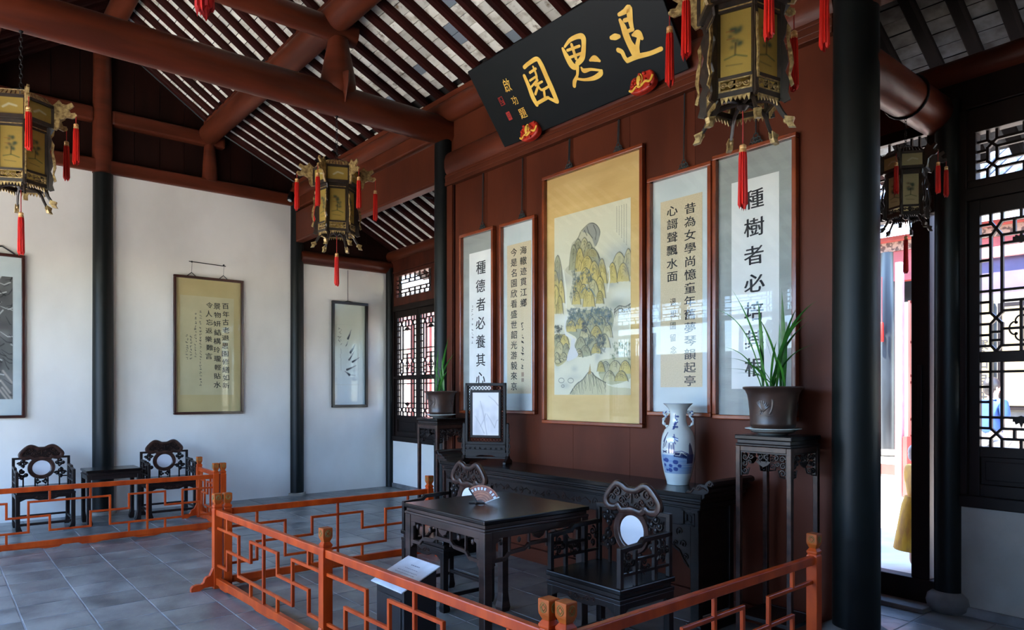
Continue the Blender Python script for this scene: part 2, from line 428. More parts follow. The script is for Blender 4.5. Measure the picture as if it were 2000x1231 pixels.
def grid_mesh(name, cv, fn, m):
    """mesh whose vertices are the canvas cells; fn(U,V)->x,y,z arrays"""
    H, W = cv.H, cv.W
    V, U = np.mgrid[0:H, 0:W]; U = U / (W - 1); V = V / (H - 1)
    x, y, z = fn(U, V)
    co = np.stack([x, y, z], -1).reshape(-1, 3).astype(np.float32)
    i = np.arange(H * W).reshape(H, W)
    q = np.stack([i[:-1, :-1], i[1:, :-1], i[1:, 1:], i[:-1, 1:]], -1).reshape(-1)
    me = bpy.data.meshes.new(name)
    nf = (H - 1) * (W - 1)
    me.vertices.add(H * W); me.vertices.foreach_set('co', co.reshape(-1))
    me.loops.add(nf * 4); me.loops.foreach_set('vertex_index', q.astype(np.int32))
    me.polygons.add(nf); me.polygons.foreach_set('loop_start', np.arange(0, nf * 4, 4, dtype=np.int32))
    me.update(calc_edges=True)
    at = me.color_attributes.new('paint', 'FLOAT_COLOR', 'POINT')
    at.data.foreach_set('color', np.concatenate([cv.a, np.ones((H, W, 1))], -1).astype(np.float32).reshape(-1))
    me.polygons.foreach_set('use_smooth', np.ones(nf, bool))
    me.materials.append(M[m])
    return me
def sheet(name, cv, x0, x1, z0, z1, y, parent, m='print'):
    me = grid_mesh(name, cv, lambda U, V: (x0 + U * (x1 - x0), y + 0 * U, z1 - V * (z1 - z0)), m)
    o = bpy.data.objects.new(name, me); COL.objects.link(o); o.parent = parent
    return o

# ------------------------------------------------------------------ writing
_glyph = {}
def glyph(ch, off=0.0):
    k = (ch, off)
    if k in _glyph: return _glyph[k]
    c = bpy.data.curves.new('glyph', 'FONT'); c.body = ch; c.resolution_u = 3; c.offset = off
    o = bpy.data.objects.new('glyph', c); COL.objects.link(o)
    dg = bpy.context.evaluated_depsgraph_get()
    me = bpy.data.meshes.new_from_object(o.evaluated_get(dg))
    vs = [(v.co.x, v.co.y) for v in me.vertices]; fs = [tuple(p.vertices) for p in me.polygons]
    bpy.data.objects.remove(o); bpy.data.curves.remove(c); bpy.data.meshes.remove(me)
    xs = [p[0] for p in vs]; ys = [p[1] for p in vs]
    cx = (min(xs) + max(xs)) / 2; cy = (min(ys) + max(ys)) / 2
    _glyph[k] = ([(x - cx, y - cy) for x, y in vs], fs)
    return _glyph[k]
def put_char(mb, ch, x, z, y, sx, sz, off=.012, rot=0.0, shear=0.0):
    vs, fs = glyph(ch)
    c, s_ = math.cos(rot), math.sin(rot)
    for k, (dx, dz) in enumerate(((0, 0), (off, off * .4), (-off, -off * .4), (off * .3, -off * .6)) if off else ((0, 0),)):
        mb.add([(x + (a * c - b * s_ + shear * b + dx) * sx, y - .00006 * k, z + (a * s_ + b * c + dz) * sz) for a, b in vs], fs)
def column(mb, text, x, z0, z1, y, sx, sz, off=.012, jit=.0):
    n = len(text)
    for i, ch in enumerate(text):
        z = z0 + (z1 - z0) * (i / (n - 1) if n > 1 else 0)
        put_char(mb, ch, x + random.uniform(-jit, jit) * sx, z, y, sx * random.uniform(1 - jit, 1 + jit), sz * random.uniform(1 - jit, 1 + jit), off, random.uniform(-jit, jit))
def ribbon(mb, pts, y, k=6):
    """flat brush stroke: pts (x, z, width) in the xz plane at depth y, rounded ends"""
    P = crom(pts, k); n = len(P); vs = []; fs = []
    for i, (x, z, w) in enumerate(P):
        a = P[max(0, i - 1)]; b = P[min(n - 1, i + 1)]
        d = Vector((b[0] - a[0], b[1] - a[1])); d = d.normalized() if d.length > 1e-9 else Vector((1, 0))
        nx, nz = -d.y * abs(w) / 2, d.x * abs(w) / 2
        vs += [(x + nx, y, z + nz), (x - nx, y, z - nz)]
    fs += [(2 * i, 2 * i + 1, 2 * i + 3, 2 * i + 2) for i in range(n - 1)]
    mb.add(vs, fs)
    for x, z, w in (P[0], P[-1]):
        mb.add([(x + abs(w) / 2 * math.cos(t * PI / 5), y - .00005, z + abs(w) / 2 * math.sin(t * PI / 5)) for t in range(10)], [tuple(range(10))])
def scrawl(mb, x, z0, z1, n, y, s, w=.06):
    """n tiny cursive marks down a column, too small to read"""
    for i in range(n):
        z = z0 + (z1 - z0) * i / max(1, n - 1)
        for _ in range(random.choice((2, 3, 3))):
            a = (x + random.uniform(-.45, .2) * s, z + random.uniform(-.2, .45) * s)
            b = (x + random.uniform(-.2, .5) * s, a[1] + random.uniform(-.5, .12) * s)
            ribbon(mb, [(a[0], a[1], w * s), ((a[0] + b[0]) / 2 + random.uniform(-.12, .12) * s, (a[1] + b[1]) / 2, 2 * w * s), (b[0], b[1], w * s)], y, 3)
# ------------------------------------------------------------------ room shell
XW = -10.3          # plaster wall on the left
YB = 4.3            # plane of the brown screen wall
XR = 2.6
def struct(name, mb, m, label=None, cat=None, parent=None, **k):
    o = mb.build(name, m, parent, **k)
    if parent is None: tag(o, label, cat, kind='structure')
    return o
def project(x, y, z):
    D = x * VD.x + y * VD.y
    if D < .2: return None
    return 1000 + FPX * (x * VR.x + y * VR.y) / D, HY - FPX * (z - EYE) / D, D

# back wall line is a touch off square with the hall
BW0 = Vector((-10.3, 5.93, 0)); BW1 = Vector((-1.83, 5.58, 0))
BWD = (BW1 - BW0).normalized(); BWA = math.atan2(BWD.y, BWD.x)
BWM = Matrix.Translation(BW0) @ Matrix.Rotation(BWA, 4, 'Z')      # local x runs along the wall, +y to the courtyard

# floor: mortar bed and single slate tiles
bed = MB().box(XW - .2, -3.2, -.12, XR + .2, 6.1, -.0015)
floor = struct('floor', bed, 'joint', 'blue grey slate tile floor of the hall', 'floor')
T = .385
tiles = []
tile_me = MB().box(-T / 2 + .0045, -T / 2 + .0045, -.05, T / 2 - .0045, T / 2 - .0045, 0).build('tile', 'slate', floor, bevel=.003)
cells = []
for i in range(-1, 36):
    for j in range(-9, 17):
        x = -10.3 + T * (i + .2); y = .49 - T / 2 + T * j
        if x > XR or y < -3.1 or y > 5.85: continue
        p = project(x, y, 0)
        vis = bool(p and -60 < p[0] < 2060 and p[1] < 1300)
        cells.append((0 if vis else 1, p[2] if p else 99, x, y))
cells.sort()
rest = MB()
for k, (nv, D, x, y) in enumerate(cells):
    if nv == 0 and k < 290:
        o = inst(tile_me, floor, (x, y, random.uniform(.0, .002)), (random.uniform(-.002, .002), random.uniform(-.002, .002), random.choice((0, PI))))
    else:
        rest.box(x - T / 2 + .004, y - T / 2 + .004, -.05, x + T / 2 - .004, y + T / 2 - .004, random.uniform(-.0015, .0015))
bpy.data.objects.remove(tile_me)
o = rest.build('outer_tiles', 'slate', floor); o['kind'] = 'stuff'

# plaster walls of the left gable
struct('wall_left', MB().box(XW - .25, -3.0, 0, XW, 4.3, 4.36), 'plaster', 'tall white plaster gable wall on the left', 'wall')
struct('wall_left_side', MB().box(XW - .25, 4.3, 0, XW, 6.0, 3.52), 'plaster', 'low white plaster wall between the black column and the window corner', 'wall')
for i, (y0, y1, z0, z1) in enumerate(((-2.4, 6.05, 4.36, 6.3),)):
    g = thing('gable_panel', 'dark brown board gable above the white wall', 'gable', (0, 0, 0), kind='structure')
    prof = [(-2.6, 3.55), (6.0, 3.55), (4.3, 4.75), (3.02, 5.33), (1.72, 6.23), (.42, 5.33), (-.86, 4.75)]
    prof = [(-2.6, 3.5), (6.1, 3.5), (6.1, 3.9), (4.3, 4.76), (3.02, 5.34), (1.72, 6.24), (.42, 5.34), (-.86, 4.76), (-2.6, 3.95)]
    MB().prism(prof, XW - .22, XW - .12, 'yz').build('backing', 'gable', g)
    # separate vertical boards
    y = -2.55
    def rz(y):
        a = abs(y - 1.72)
        return 6.22 - a * .69 if a < 1.3 else (5.32 - (a - 1.3) * .452 if a < 2.58 else 4.74 - (a - 2.58) * .5)
    while y < 6.0:
        w = .31
        MB().prism([(y + .003, 3.52), (y + w - .003, 3.52), (y + w - .003, rz(y + w) if abs(y - 1.56) > .2 else 6.1), (y + .003, rz(y))], XW - .12, XW - .07, 'yz').build('board', 'gable', g)
        y += w
right = MB().box(XR, -3.0, 0, XR + .25, 6.1, 6.4)
struct('wall_right', right, 'plaster2', 'white plaster wall closing the hall on the right', 'wall')

# ---------------- columns
def log_x(mb, x0, x1, y, z, r, n=20): return mb.tube([(x0, y, z), (x1, y, z)], r, n)
def log_y(mb, y0, y1, x, z, r, n=22): return mb.tube([(x, y0, z), (x, (y0 + y1) / 2, z), (x, y1, z)], r, n)
def col_thing(x, y, r, h, label, base=True, low=False):
    t = thing('column', label, 'column', (x, y, 0), kind='structure')
    pr = [(r * 1.02, .12 if base and not low else 0), (r * 1.03, h * .3), (r * 1.0, h * .6), (r * .97, h)]
    MB().lathe(pr, 36).build('shaft', 'lacquer', t, smooth=True)
    if low: MB().lathe([(r * 1.3, 0), (r * 1.3, .035), (r * 1.02, .04)], 36).build('stone_base', 'limewash', t, smooth=True)
    elif base:
        MB().lathe([(r * 1.15, 0), (r * 1.5, .03), (r * 1.62, .075), (r * 1.5, .12), (r * 1.12, .15)], 36).build('stone_base', 'stone', t, smooth=True)
    return t
col_thing(XW + .03, 1.72, .118, 4.34, 'black column dividing the white wall behind the side table', low=True)
col_thing(XW + .0, 4.3, .1, 4.5, 'black column at the white wall beside the narrow fish painting', low=True)
col_thing(-6.356, 4.3, .1, 4.35, 'black column at the left end of the brown screen wall')
col_thing(-1.944, 4.3, .13, 4.35, 'thick black column at the right end of the brown screen wall')
col_thing(XW + .06, 5.87, .07, 3.6, 'dark corner post between the white wall and the left window', base=False)
cb = BWM @ Vector((8.44, -.02, 0))
col_thing(cb.x, cb.y, .088, 3.6, 'black column on a grey stone drum between the doorway and the right window')
cm = BWM @ Vector((4.0, 0, 0)); col_thing(cm.x, cm.y, .1, 3.6, 'black column of the rear wall hidden behind the screen wall')
for x, s in ((-6.356, 'left'), (-1.944, 'right')):
    col_thing(x, -.86, .105, 4.35, 'black column of the front row, %s one' % s)
    col_thing(x, -2.62, .1, 3.55, 'black veranda column on the courtyard side, %s one' % s)
col_thing(XW + .03, -.86, .105, 4.34, 'black column on the white wall near the front')

# ---------------- beams and posts of the roof truss
def truss(x, side):
    t = thing('roof_truss', 'red brown round log truss above the %s' % side, 'roof beam', (x, 0, 0), kind='structure')
    log_y(MB(), -.95, 4.38, 0, 4.385, .152).build('main_beam', 'beam_y', t, smooth=True)
    log_y(MB(), .2, 3.24, 0, 5.065, .11).build('upper_beam', 'beam_y', t, smooth=True)
    post = [(.098, 4.98), (.108, 4.9), (.132, 4.78), (.162, 4.62), (.17, 4.52), (.165, 4.46), (.14, 4.42)]
    for y in (3.07, .37):
        mb = MB(); mb.lathe(post[::-1], 24, (0, y)); mb.build('post', 'beam', t, smooth=True)
        for s in (-1, 1):   # pointed lap where the post straddles the log
            mb = MB(); mb.tube([(s * .125, y, 4.6), (s * .135, y, 4.5), (s * .143, y, 4.42), (s * .15, y, 4.33)], [.1, .085, .045, .006], 12, flat=.35)
            mb.build('lap', 'beam', t, smooth=True)
    MB().lathe([(.15, 5.15), (.15, 5.25), (.1, 5.5), (.09, 5.95)], 24, (0, 1.72)).build('king_post', 'beam', t, smooth=True)
    return t
truss(-6.356, 'left part of the hall')
truss(-1.944, 'right part of the hall')
# gable truss against the left wall
g = thing('gable_truss', 'dark red brown posts and rails framing the gable boards', 'roof beam', (0, 0, 0), kind='structure')
gx = XW - .02
MB().box(XW - .12, -2.4, 4.36, XW + .06, 4.3, 4.53).build('low_rail', 'beam', g, bevel=.02)
MB().box(XW - .1, 1.82, 5.0, XW + .04, 3.24, 5.19).build('middle_rail', 'beam', g, bevel=.03)
MB().box(XW - .1, .2, 5.0, XW + .04, 1.62, 5.19).build('middle_rail', 'beam', g, bevel=.03)
MB().tube([(gx, 1.72, 4.34), (gx, 1.72, 5.2), (gx, 1.72, 6.1)], [.12, .11, .1], 20).build('king_post', 'beam', g, smooth=True)
for y in (3.04, .4): MB().tube([(gx, y, 4.5), (gx, y, 4.72), (gx, y, 5.02)], [.105, .095, .07], 18).build('queen_post', 'beam', g, smooth=True)
log_y(MB(), 4.34, 5.95, XW + .02, 3.61, .1).build('side_rail', 'beam_y', g, smooth=True)
MB().box(XW - .12, 4.35, 3.7, XW - .02, 5.9, 3.95).build('side_board', 'gable', g)

# purlins
def purlin(y, z, r, x0, x1, label):
    t = thing('purlin', label, 'roof beam', (0, y, 0), kind='structure')
    mb = MB(); log_x(mb, x0, x1, 0, z, r); mb.build('log', 'beam_x', t, smooth=True)
    MB().box(x0, -.07, z + r * .82, x1, .07, z + r + .035).build('top_strip', 'beam_x', t)
    return t
purlin(1.72, 6.02, .12, XW - .1, XR, 'ridge purlin of the roof')
purlin(3.02, 5.15, .135, XW + .02, XR, 'upper rear purlin crossing under the rafters')
purlin(.42, 5.15, .135, XW + .02, XR, 'upper front purlin under the rafters')
purlin(4.3, 4.565, .115, XW, XR, 'purlin along the top of the screen wall')
purlin(-.86, 4.565, .115, XW, XR, 'purlin above the front columns')
purlin(-2.62, 3.66, .1, XW, XR, 'eave purlin on the courtyard side')
t = thing('purlin', 'eave purlin above the rear windows', 'roof beam', BW0, BWA, kind='structure')
log_x(MB(), -.1, 12.9, 0, 3.8, .09).build('log', 'beam_x', t, smooth=True)

# lintel boards
b = thing('lintel_board', 'red brown beam over the opening left of the screen wall', 'beam', (0, 0, 0), kind='structure')
MB().box(-10.22, 4.25, 3.84, -6.44, 4.35, 4.26).build('board', 'panel', b, bevel=.008)
MB().box(-10.22, 4.24, 4.3, -6.44, 4.36, 4.47).build('upper_board', 'panel', b, bevel=.02)
MB().box(-10.2, 4.245, 3.81, -6.45, 4.355, 3.838).build('bead', 'beam_x', b, bevel=.004)

# ---------------- brown screen wall
w = thing('wall_screen', 'red brown wooden screen wall behind the scrolls', 'wall', (0, 0, 0), kind='structure')
xs = [-6.13, -5.58, -4.98, -4.36, -3.72, -3.1, -2.52, -2.075]
for a, c in zip(xs[:-1], xs[1:]):
    MB().box(a + .0015, 4.3, .1, c - .0015, 4.35, 3.76).build('plank', 'panel', w)
MB().box(-6.25, 4.27, .0, -6.15, 4.36, 3.76).build('side_stile', 'panel', w, bevel=.004)
MB().box(-6.148, 4.285, .0, -6.132, 4.36, 3.76).build('side_bead', 'rafter', w)
MB().box(-6.25, 4.26, 0, -2.07, 4.36, .12).build('foot_rail', 'panel', w, bevel=.004)
MB().box(-6.2, 4.33, 4.1, -2.06, 4.38, 4.47).build('frieze_board', 'panel', w)
prof = [(4.36, 3.87), (4.28, 3.87), (4.255, 3.9), (4.24, 3.95), (4.24, 4.02), (4.255, 4.08), (4.285, 4.115), (4.36, 4.13)]
mb = MB(); mb.prism(prof, -6.252, -2.065, 'yz'); mb.build('round_beam', 'beam_x', w, smooth=True)
MB().box(-6.252, 4.25, 3.79, -2.065, 4.36, 3.872).build('moulding', 'panel', w, bevel=.006)
MB().box(-6.252, 4.243, 3.838, -2.065, 4.255, 3.846).build('thin_bead', 'beam_x', w, bevel=.002)
MB().box(-6.252, 4.245, 3.752, -2.065, 4.36, 3.79).build('lower_moulding', 'panel', w, bevel=.004)
MB().box(-6.3, 4.35, 0, -1.9, 4.39, 4.5).build('back_boards', 'panel', w)
# inner corridor beam right
v = thing('corridor_beam', 'pale lit round beam running back from the thick column', 'roof beam', (0, 0, 0), kind='structure')
log_y(MB(), 4.3, 5.66, -1.95, 3.53, .135).build('log', 'beam_y', v, smooth=True)
v = thing('corridor_beam', 'round beam over the passage left of the screen wall', 'roof beam', (0, 0, 0), kind='structure')
log_y(MB(), 4.3, 5.8, -6.356, 3.53, .12).build('log', 'beam_y', v, smooth=True)
b = thing('lintel_board', 'red brown beam over the passage right of the thick column', 'beam', (0, 0, 0), kind='structure')
MB().box(-1.83, 4.25, 3.84, XR, 4.35, 4.47).build('board', 'panel', b, bevel=.008)

# ---------------- roof: rafters, brick tiles, backing
ceil = thing('ceiling', 'open rafter roof with whitewashed brick tiles', 'ceiling', (0, 0, 0), kind='structure')
prof = [(1.72, 6.227), (3.02, 5.33), (4.3, 4.752), (6.75, 3.5)]
segs = []
for (a, c) in zip(prof[:-1], prof[1:]):
    segs.append((a, c))
    segs.append(((3.44 - c[0], c[1]), (3.44 - a[0], a[1])))
bk = MB()
for (y0, z0), (y1, z1) in segs:
    bk.prism([(y0, z0 + .035), (y1, z1 + .035), (y1, z1 + .1), (y0, z0 + .12)], XW - .3, XR + .3, 'yz')
bk.build('backing', 'roofdark', ceil)
SP = .2555
rx = [-10.19 + SP * k for k in range(50) if -10.19 + SP * k < XR]
dark_me = None
for si, ((y0, z0), (y1, z1)) in enumerate(segs):
    L = math.hypot(y1 - y0, z1 - z0); ang = math.atan2(z1 - z0, y1 - y0)
    c = ((y0 + y1) / 2, (z0 + z1) / 2)
    me = MB().prism([(-.044, 0), (-.044, -.038), (-.03, -.06), (.03, -.06), (.044, -.038), (.044, 0)], -L / 2, L / 2, 'xz').build('rafter', 'rafter', ceil)
    if si == 4: dark_me = me.data.copy(); dark_me.materials[0] = mat('shaded_rafter_wood', srgb(16, 11, 10), srgb(10, 7, 7), rough=.9, spec=.03)  # near-black rafter copy, shade of the right veranda put into the colour
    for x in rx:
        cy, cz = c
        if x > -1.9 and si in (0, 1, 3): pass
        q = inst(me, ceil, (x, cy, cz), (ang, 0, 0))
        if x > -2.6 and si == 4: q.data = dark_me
    bpy.data.objects.remove(me)
cand = []
TL = .118
for si, ((y0, z0), (y1, z1)) in enumerate(segs):
    L = math.hypot(y1 - y0, z1 - z0); n = int(L / TL); ang = math.atan2(z1 - z0, y1 - y0)
    for x in rx[:-1]:
        off = random.uniform(0, .06)
        for k in range(n):
            t = (k + .5) * TL + off - .03
            if t > L - .02: continue
            y = y0 + (y1 - y0) * t / L; z = z0 + (z1 - z0) * t / L
            p = project(x + SP / 2, y, z)
            vis = p and -40 < p[0] < 2040 and -30 < p[1] < 560
            if vis and y < 4.3 and p[0] > 1560: vis = False
            if vis and y > 4.3 and 880 < p[0] < 1700: vis = False
            if vis and y < 1.5 and p[0] > 300: vis = False
            cand.append((p[2] if vis else 50 + random.random(), x + SP / 2, y, z, ang))
cand.sort()
rest2 = MB()
tm = MB().box(-SP / 2 + .003, -TL / 2 + .0035, 0, SP / 2 - .003, TL / 2 - .0035, .022).build('roof_brick', 'rooftile', ceil)
tm2 = MB().box(-SP / 2 + .003, -TL / 2 + .0035, 0, SP / 2 - .003, TL / 2 - .0035, .022).build('roof_brick', 'shaded_tile', ceil)
rest = MB()
for k, (D, x, y, z, ang) in enumerate(cand):
    dz = random.uniform(-.003, .003); tw = random.uniform(-.012, .012)
    if k < 290 and D < 50:
        q = inst(tm, ceil, (x, y, z + .002 + dz), (ang + tw, random.uniform(-.01, .01), random.uniform(-.008, .008)))
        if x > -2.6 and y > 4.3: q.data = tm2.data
    else:
        m4 = Matrix.Translation((x, y, z + .013 + dz)) @ Matrix.Rotation(ang + tw, 4, 'X')
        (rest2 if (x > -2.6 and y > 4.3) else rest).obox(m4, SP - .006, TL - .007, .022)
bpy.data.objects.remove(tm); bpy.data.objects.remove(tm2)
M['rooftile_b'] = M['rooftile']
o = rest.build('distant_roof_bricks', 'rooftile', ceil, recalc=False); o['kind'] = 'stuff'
o = rest2.build('veranda_roof_bricks', 'shaded_tile', ceil, recalc=False); o['kind'] = 'stuff'

# ---------------- rear wall: left window, doorway, right window
def lattice(mb, polys, w=.012, d=.02, y=0.0):
    for P in polys:
        for (a, b), (c, e) in zip(P[:-1], P[1:]):
            L = math.hypot(c - a, e - b)
            if L < 1e-6: continue
            m4 = Matrix.Translation(((a + c) / 2, y, (b + e) / 2)) @ Matrix.Rotation(-math.atan2(e - b, c - a), 4, 'Y')
            mb.obox(m4, L + w * .9, d, w)
    return mb
def quatrefoil(mb, cx, cz, rx, rz, w=.012, y=0.0):
    pts = []
    for i in range(48):
        a = 2 * PI * i / 48
        r = .72 + .28 * abs(math.cos(2 * a)) ** .8
        pts.append((cx + rx * r * math.cos(a), y, cz + rz * r * math.sin(a)))
    mb.tube(pts, w / 2, 6, closed=True)
    for s, t in ((1, 1), (-1, 1), (1, -1), (-1, -1)):
        mb.ball((cx + s * rx * .44, y, cz + t * rz * .44), w * .95, 4)
def sash_lines(x0, x1, z0, z1, upper):
    """window lattice in a rectangle: narrow side cells, crossing hexagons, open centre"""
    w = x1 - x0; h = z1 - z0
    X = lambda f: x0 + f * w
    Z = lambda f: z1 - f * h
    a, b = .13, .27
    P = []
    if upper:
        for f in (a, b):
            for s in (f, 1 - f):
                P += [[(X(s), Z(0)), (X(s), Z(.06))], [(X(s), Z(.165)), (X(s), Z(.72))]]
        for s in (0, 1):
            q = lambda f: X(f) if s == 0 else X(1 - f)
            P += [[(q(a), Z(.06)), (q(b), Z(.165))], [(q(b), Z(.06)), (q(a), Z(.165))],
                  [(q(0), Z(.075)), (q(a), Z(.075))], [(q(0), Z(.15)), (q(a), Z(.15))], [(q(a), Z(.72)), (q(b), Z(.8))], [(q(b), Z(.72)), (q(a), Z(.8))],
                  [(q(a), Z(.8)), (q(a), Z(.955))], [(q(b), Z(.8)), (q(b), Z(.955))], [(q(a), Z(.955)), (q(.2), Z(1))], [(q(b), Z(.955)), (q(.2), Z(1))],
                  [(q(a), Z(.86)), (q(b), Z(.86))], [(q(a), Z(.92)), (q(b), Z(.92))]]
            for f in (.225, .335, .445, .56, .64, .72, .80, .88, .96): P.append([(q(0), Z(f)), (q(a), Z(f))])
        P += [[(X(b), Z(.06)), (X(1 - b), Z(.06))], [(X(b), Z(.225)), (X(1 - b), Z(.225))], [(X(a), Z(.56)), (X(1 - a), Z(.56))],
              [(X(b), Z(.165)), (X(1 - b), Z(.165))], [(X(.42), Z(.06)), (X(.42), Z(.165))], [(X(.58), Z(.06)), (X(.58), Z(.165))], [(X(.5), Z(0)), (X(.5), Z(.06))],
              [(X(b), Z(.64)), (X(1 - b), Z(.64))], [(X(b), Z(.71)), (X(1 - b), Z(.71))], [(X(.5), Z(.64)), (X(.5), Z(1))], [(X(b), Z(.84)), (X(1 - b), Z(.84))], [(X(b), Z(.96)), (X(1 - b), Z(.96))],
              [(X(.42), Z(.225)), (X(.42), Z(.2)), (X(.46), Z(.2))], [(X(.58), Z(.225)), (X(.58), Z(.2)), (X(.54), Z(.2))]]
    else:
        for f in (a, b):
            for s in (f, 1 - f):
                P += [[(X(s), Z(0)), (X(s), Z(.78))], [(X(s), Z(.9)), (X(s), Z(1))]]
        for s in (0, 1):
            q = lambda f: X(f) if s == 0 else X(1 - f)
            P += [[(q(a), Z(.78)), (q(b), Z(.9))], [(q(b), Z(.78)), (q(a), Z(.9))]]
            for f in (.11, .29, .47, .65, .78, .9): P.append([(q(0), Z(f)), (q(a), Z(f))])
        P += [[(X(a), Z(.11)), (X(1 - a), Z(.11))], [(X(a), Z(.65)), (X(1 - a), Z(.65))], [(X(b), Z(.78)), (X(1 - b), Z(.78))], [(X(b), Z(.9)), (X(1 - b), Z(.9))],
              [(X(.42), Z(.78)), (X(.42), Z(.9))], [(X(.58), Z(.78)), (X(.58), Z(.9))], [(X(.5), Z(.9)), (X(.5), Z(1))], [(X(.42), Z(.65)), (X(.42), Z(.68)), (X(.46), Z(.68))], [(X(.58), Z(.65)), (X(.58), Z(.68)), (X(.54), Z(.68))]]
    return P
def transom_lines(x0, x1, z0, z1):
    w = x1 - x0; h = z1 - z0; k = .055 / w * 1.0
    X = lambda f: x0 + f * w
    Z = lambda f: z1 - f * h
    a, b = k * 1.1, k * 2.1
    P = []
    for s in (0, 1):
        q = lambda f: X(f) if s == 0 else X(1 - f)
        for f in (.2, .4, .6, .8): P.append([(q(0), Z(f)), (q(a), Z(f))])
        P += [[(q(a), Z(0)), (q(a), Z(.2)), (q(b), Z(.36)), (X(.5), Z(.36))], [(q(b), Z(0)), (q(b), Z(.2)), (q(a), Z(.36)), (q(a), Z(.64)), (q(b), Z(.8))],
              [(q(b), Z(.64)), (q(a), Z(.8)), (q(a), Z(1))], [(q(b), Z(.8)), (q(b), Z(1))], [(q(b), Z(.36)), (q(b), Z(.64)), (X(.5), Z(.64))]]
    for f in (.2, .8): P.append([(X(b), Z(f)), (X(1 - b), Z(f))])
    n = max(2, round(w / .2))
    for i in range(1, n):
        f = b + (1 - 2 * b) * i / n
        P += [[(X(f), Z(0)), (X(f), Z(.2))], [(X(f), Z(.8)), (X(f), Z(1))]]
    for i in range(n - 1):
        f = b + (1 - 2 * b) * (i + .5) / (n - 1)
        if 0 < i < n - 1 or n < 5: P += [[(X(f), Z(.2)), (X(f), Z(.36))], [(X(f), Z(.64)), (X(f), Z(.8))]]
    return P
def window_unit(name, label, s0, s1, nsash, dado='plaster', zt=(2.98, 3.5), gz=(3.09, 3.44), frame='winwood', tframe='winred', lat='winwood', transoms=2):
    t = thing(name, label, 'window', BW0, BWA, kind='structure')
    F = MB()
    F.box(s0, -.06, .76, s1, .06, .84); F.box(s0, -.05, 2.87, s1, .05, 2.96); F.box(s0, -.05, .84, s0 + .05, .05, 3.5); F.box(s1 - .05, -.05, .84, s1, .05, 3.5)
    F.build('window_frame', frame, t, bevel=.006)
    tw = (s1 - s0 - .1) / transoms
    for i in range(transoms):
        a = s0 + .05 + i * tw; c = a + tw
        tf = MB(); tf.box(a, -.045, 2.96, c, .045, gz[0]).box(a, -.045, gz[1], c, .045, 3.5).box(a, -.045, gz[0], a + .052, .045, gz[1]).box(c - .052, -.045, gz[0], c, .045, gz[1])
        tf.box(a, -.07, 3.5, c, .03, 3.514)
        tf = tf.build('transom', tframe, t, bevel=.004)
        lattice(MB(), transom_lines(a + .052, c - .052, gz[0], gz[1]), .017, .026).build('lattice', lat, tf)
    sw = (s1 - s0 - .1) / nsash
    for i in range(nsash):
        a = s0 + .05 + i * sw; c = a + sw; e = .068
        sf = MB().box(a + .001, -.02, .838, a + e, .025, 2.872).box(c - e, -.02, .838, c - .001, .025, 2.872)
        for q0, q1 in ((.838, .92), (1.11, 1.18), (1.755, 1.83), (2.765, 2.872)): sf.box(a + e, -.018, q0, c - e, .022, q1)
        sf.box(a + e, .0, .92, c - e, .012, 1.11)
        sf = sf.build('sash', frame, t, bevel=.004)
        MB().box(a + e + .03, -.008, .95, c - e - .03, .0, 1.08).build('raised_panel', frame, sf, bevel=.006)
        lm = MB(); lattice(lm, sash_lines(a + e, c - e, 1.83, 2.765, True), .017, .026); lattice(lm, sash_lines(a + e, c - e, 1.18, 1.755, False), .017, .026)
        quatrefoil(lm, (a + c) / 2, 2.765 - .84 * .935, .07, .085)
        for z, s in ((2.765 - .2 * .935, -1), (1.755 - .69 * .575, 1)):
            lm.prism([((a + c) / 2 + q * .045, z + r * .035 * -s) for q, r in ((-1, -.6), (-.7, .6), (-.25, .3), (0, 1.2), (.25, .3), (.7, .6), (1, -.6), (0, -1.1))], -.008, .008)
        lm.build('lattice', lat, sf)
    # plaster dado below
    MB().box(s0, -.04, 0, s1, .06, .76).build('dado', dado, t)
    MB().box(s0, -.06, 0, s1, .07, .07).build('foot_stone', 'stone', t, bevel=.01)
    # bar bolting the sashes
    return t
w1 = window_unit('window_1', 'reddish brown lattice window left of the potted plant, beside the white wall corner', .12, 3.93, 5, transoms=3)
MB().box(.16, -.055, 1.775, 3.9, -.022, 1.81).build('bolt_bar', 'winwood', w1, bevel=.004)
w2 = window_unit('window_2', 'black lattice window at the right edge of the photo', 8.515, 12.9, 7, dado='plaster2', tframe='winwood', gz=(3.01, 3.335), transoms=3)
# boards above windows and door
hb = thing('header_board', 'dark boards above the rear windows and doorway', 'wall', BW0, BWA, kind='structure')
MB().box(-.0, -.03, 3.5, 8.35, .05, 3.74).build('board', 'winred', hb, bevel=.004)
MB().box(8.35, -.03, 3.5, 12.9, .05, 3.74).build('board', 'winwood', hb, bevel=.004)
# doorway between the columns of the middle bay
dr = thing('door_1', 'dark wooden doorway with a high threshold right of the thick black column', 'door', BW0, BWA, kind='structure')
MB().box(4.1, -.06, 0, 8.36, .06, .2).build('threshold', 'winwood', dr, bevel=.008)
MB().box(4.1, -.24, 0, 8.36, -.06, .035).build('step', 'stone', dr, bevel=.006)
MB().box(4.1, -.05, 2.84, 8.36, .05, 2.96).build('lintel', 'winwood', dr, bevel=.006)
MB().box(8.2, -.05, .2, 8.325, .05, 2.84).build('jamb', 'winwood', dr, bevel=.006)
MB().box(8.25, -.065, 1.3, 8.28, -.05, 1.75).build('latch_bar', 'winwood', dr, bevel=.004)
tr = MB().box(4.1, -.03, 2.96, 8.36, .03, 3.02).box(4.1, -.03, 3.42, 8.36, .03, 3.5)
for s in (4.1, 5.5, 6.9, 8.3): tr.box(s, -.03, 3.02, s + .06, .03, 3.42)
tr = tr.build('transom', 'winwood', dr, bevel=.004)
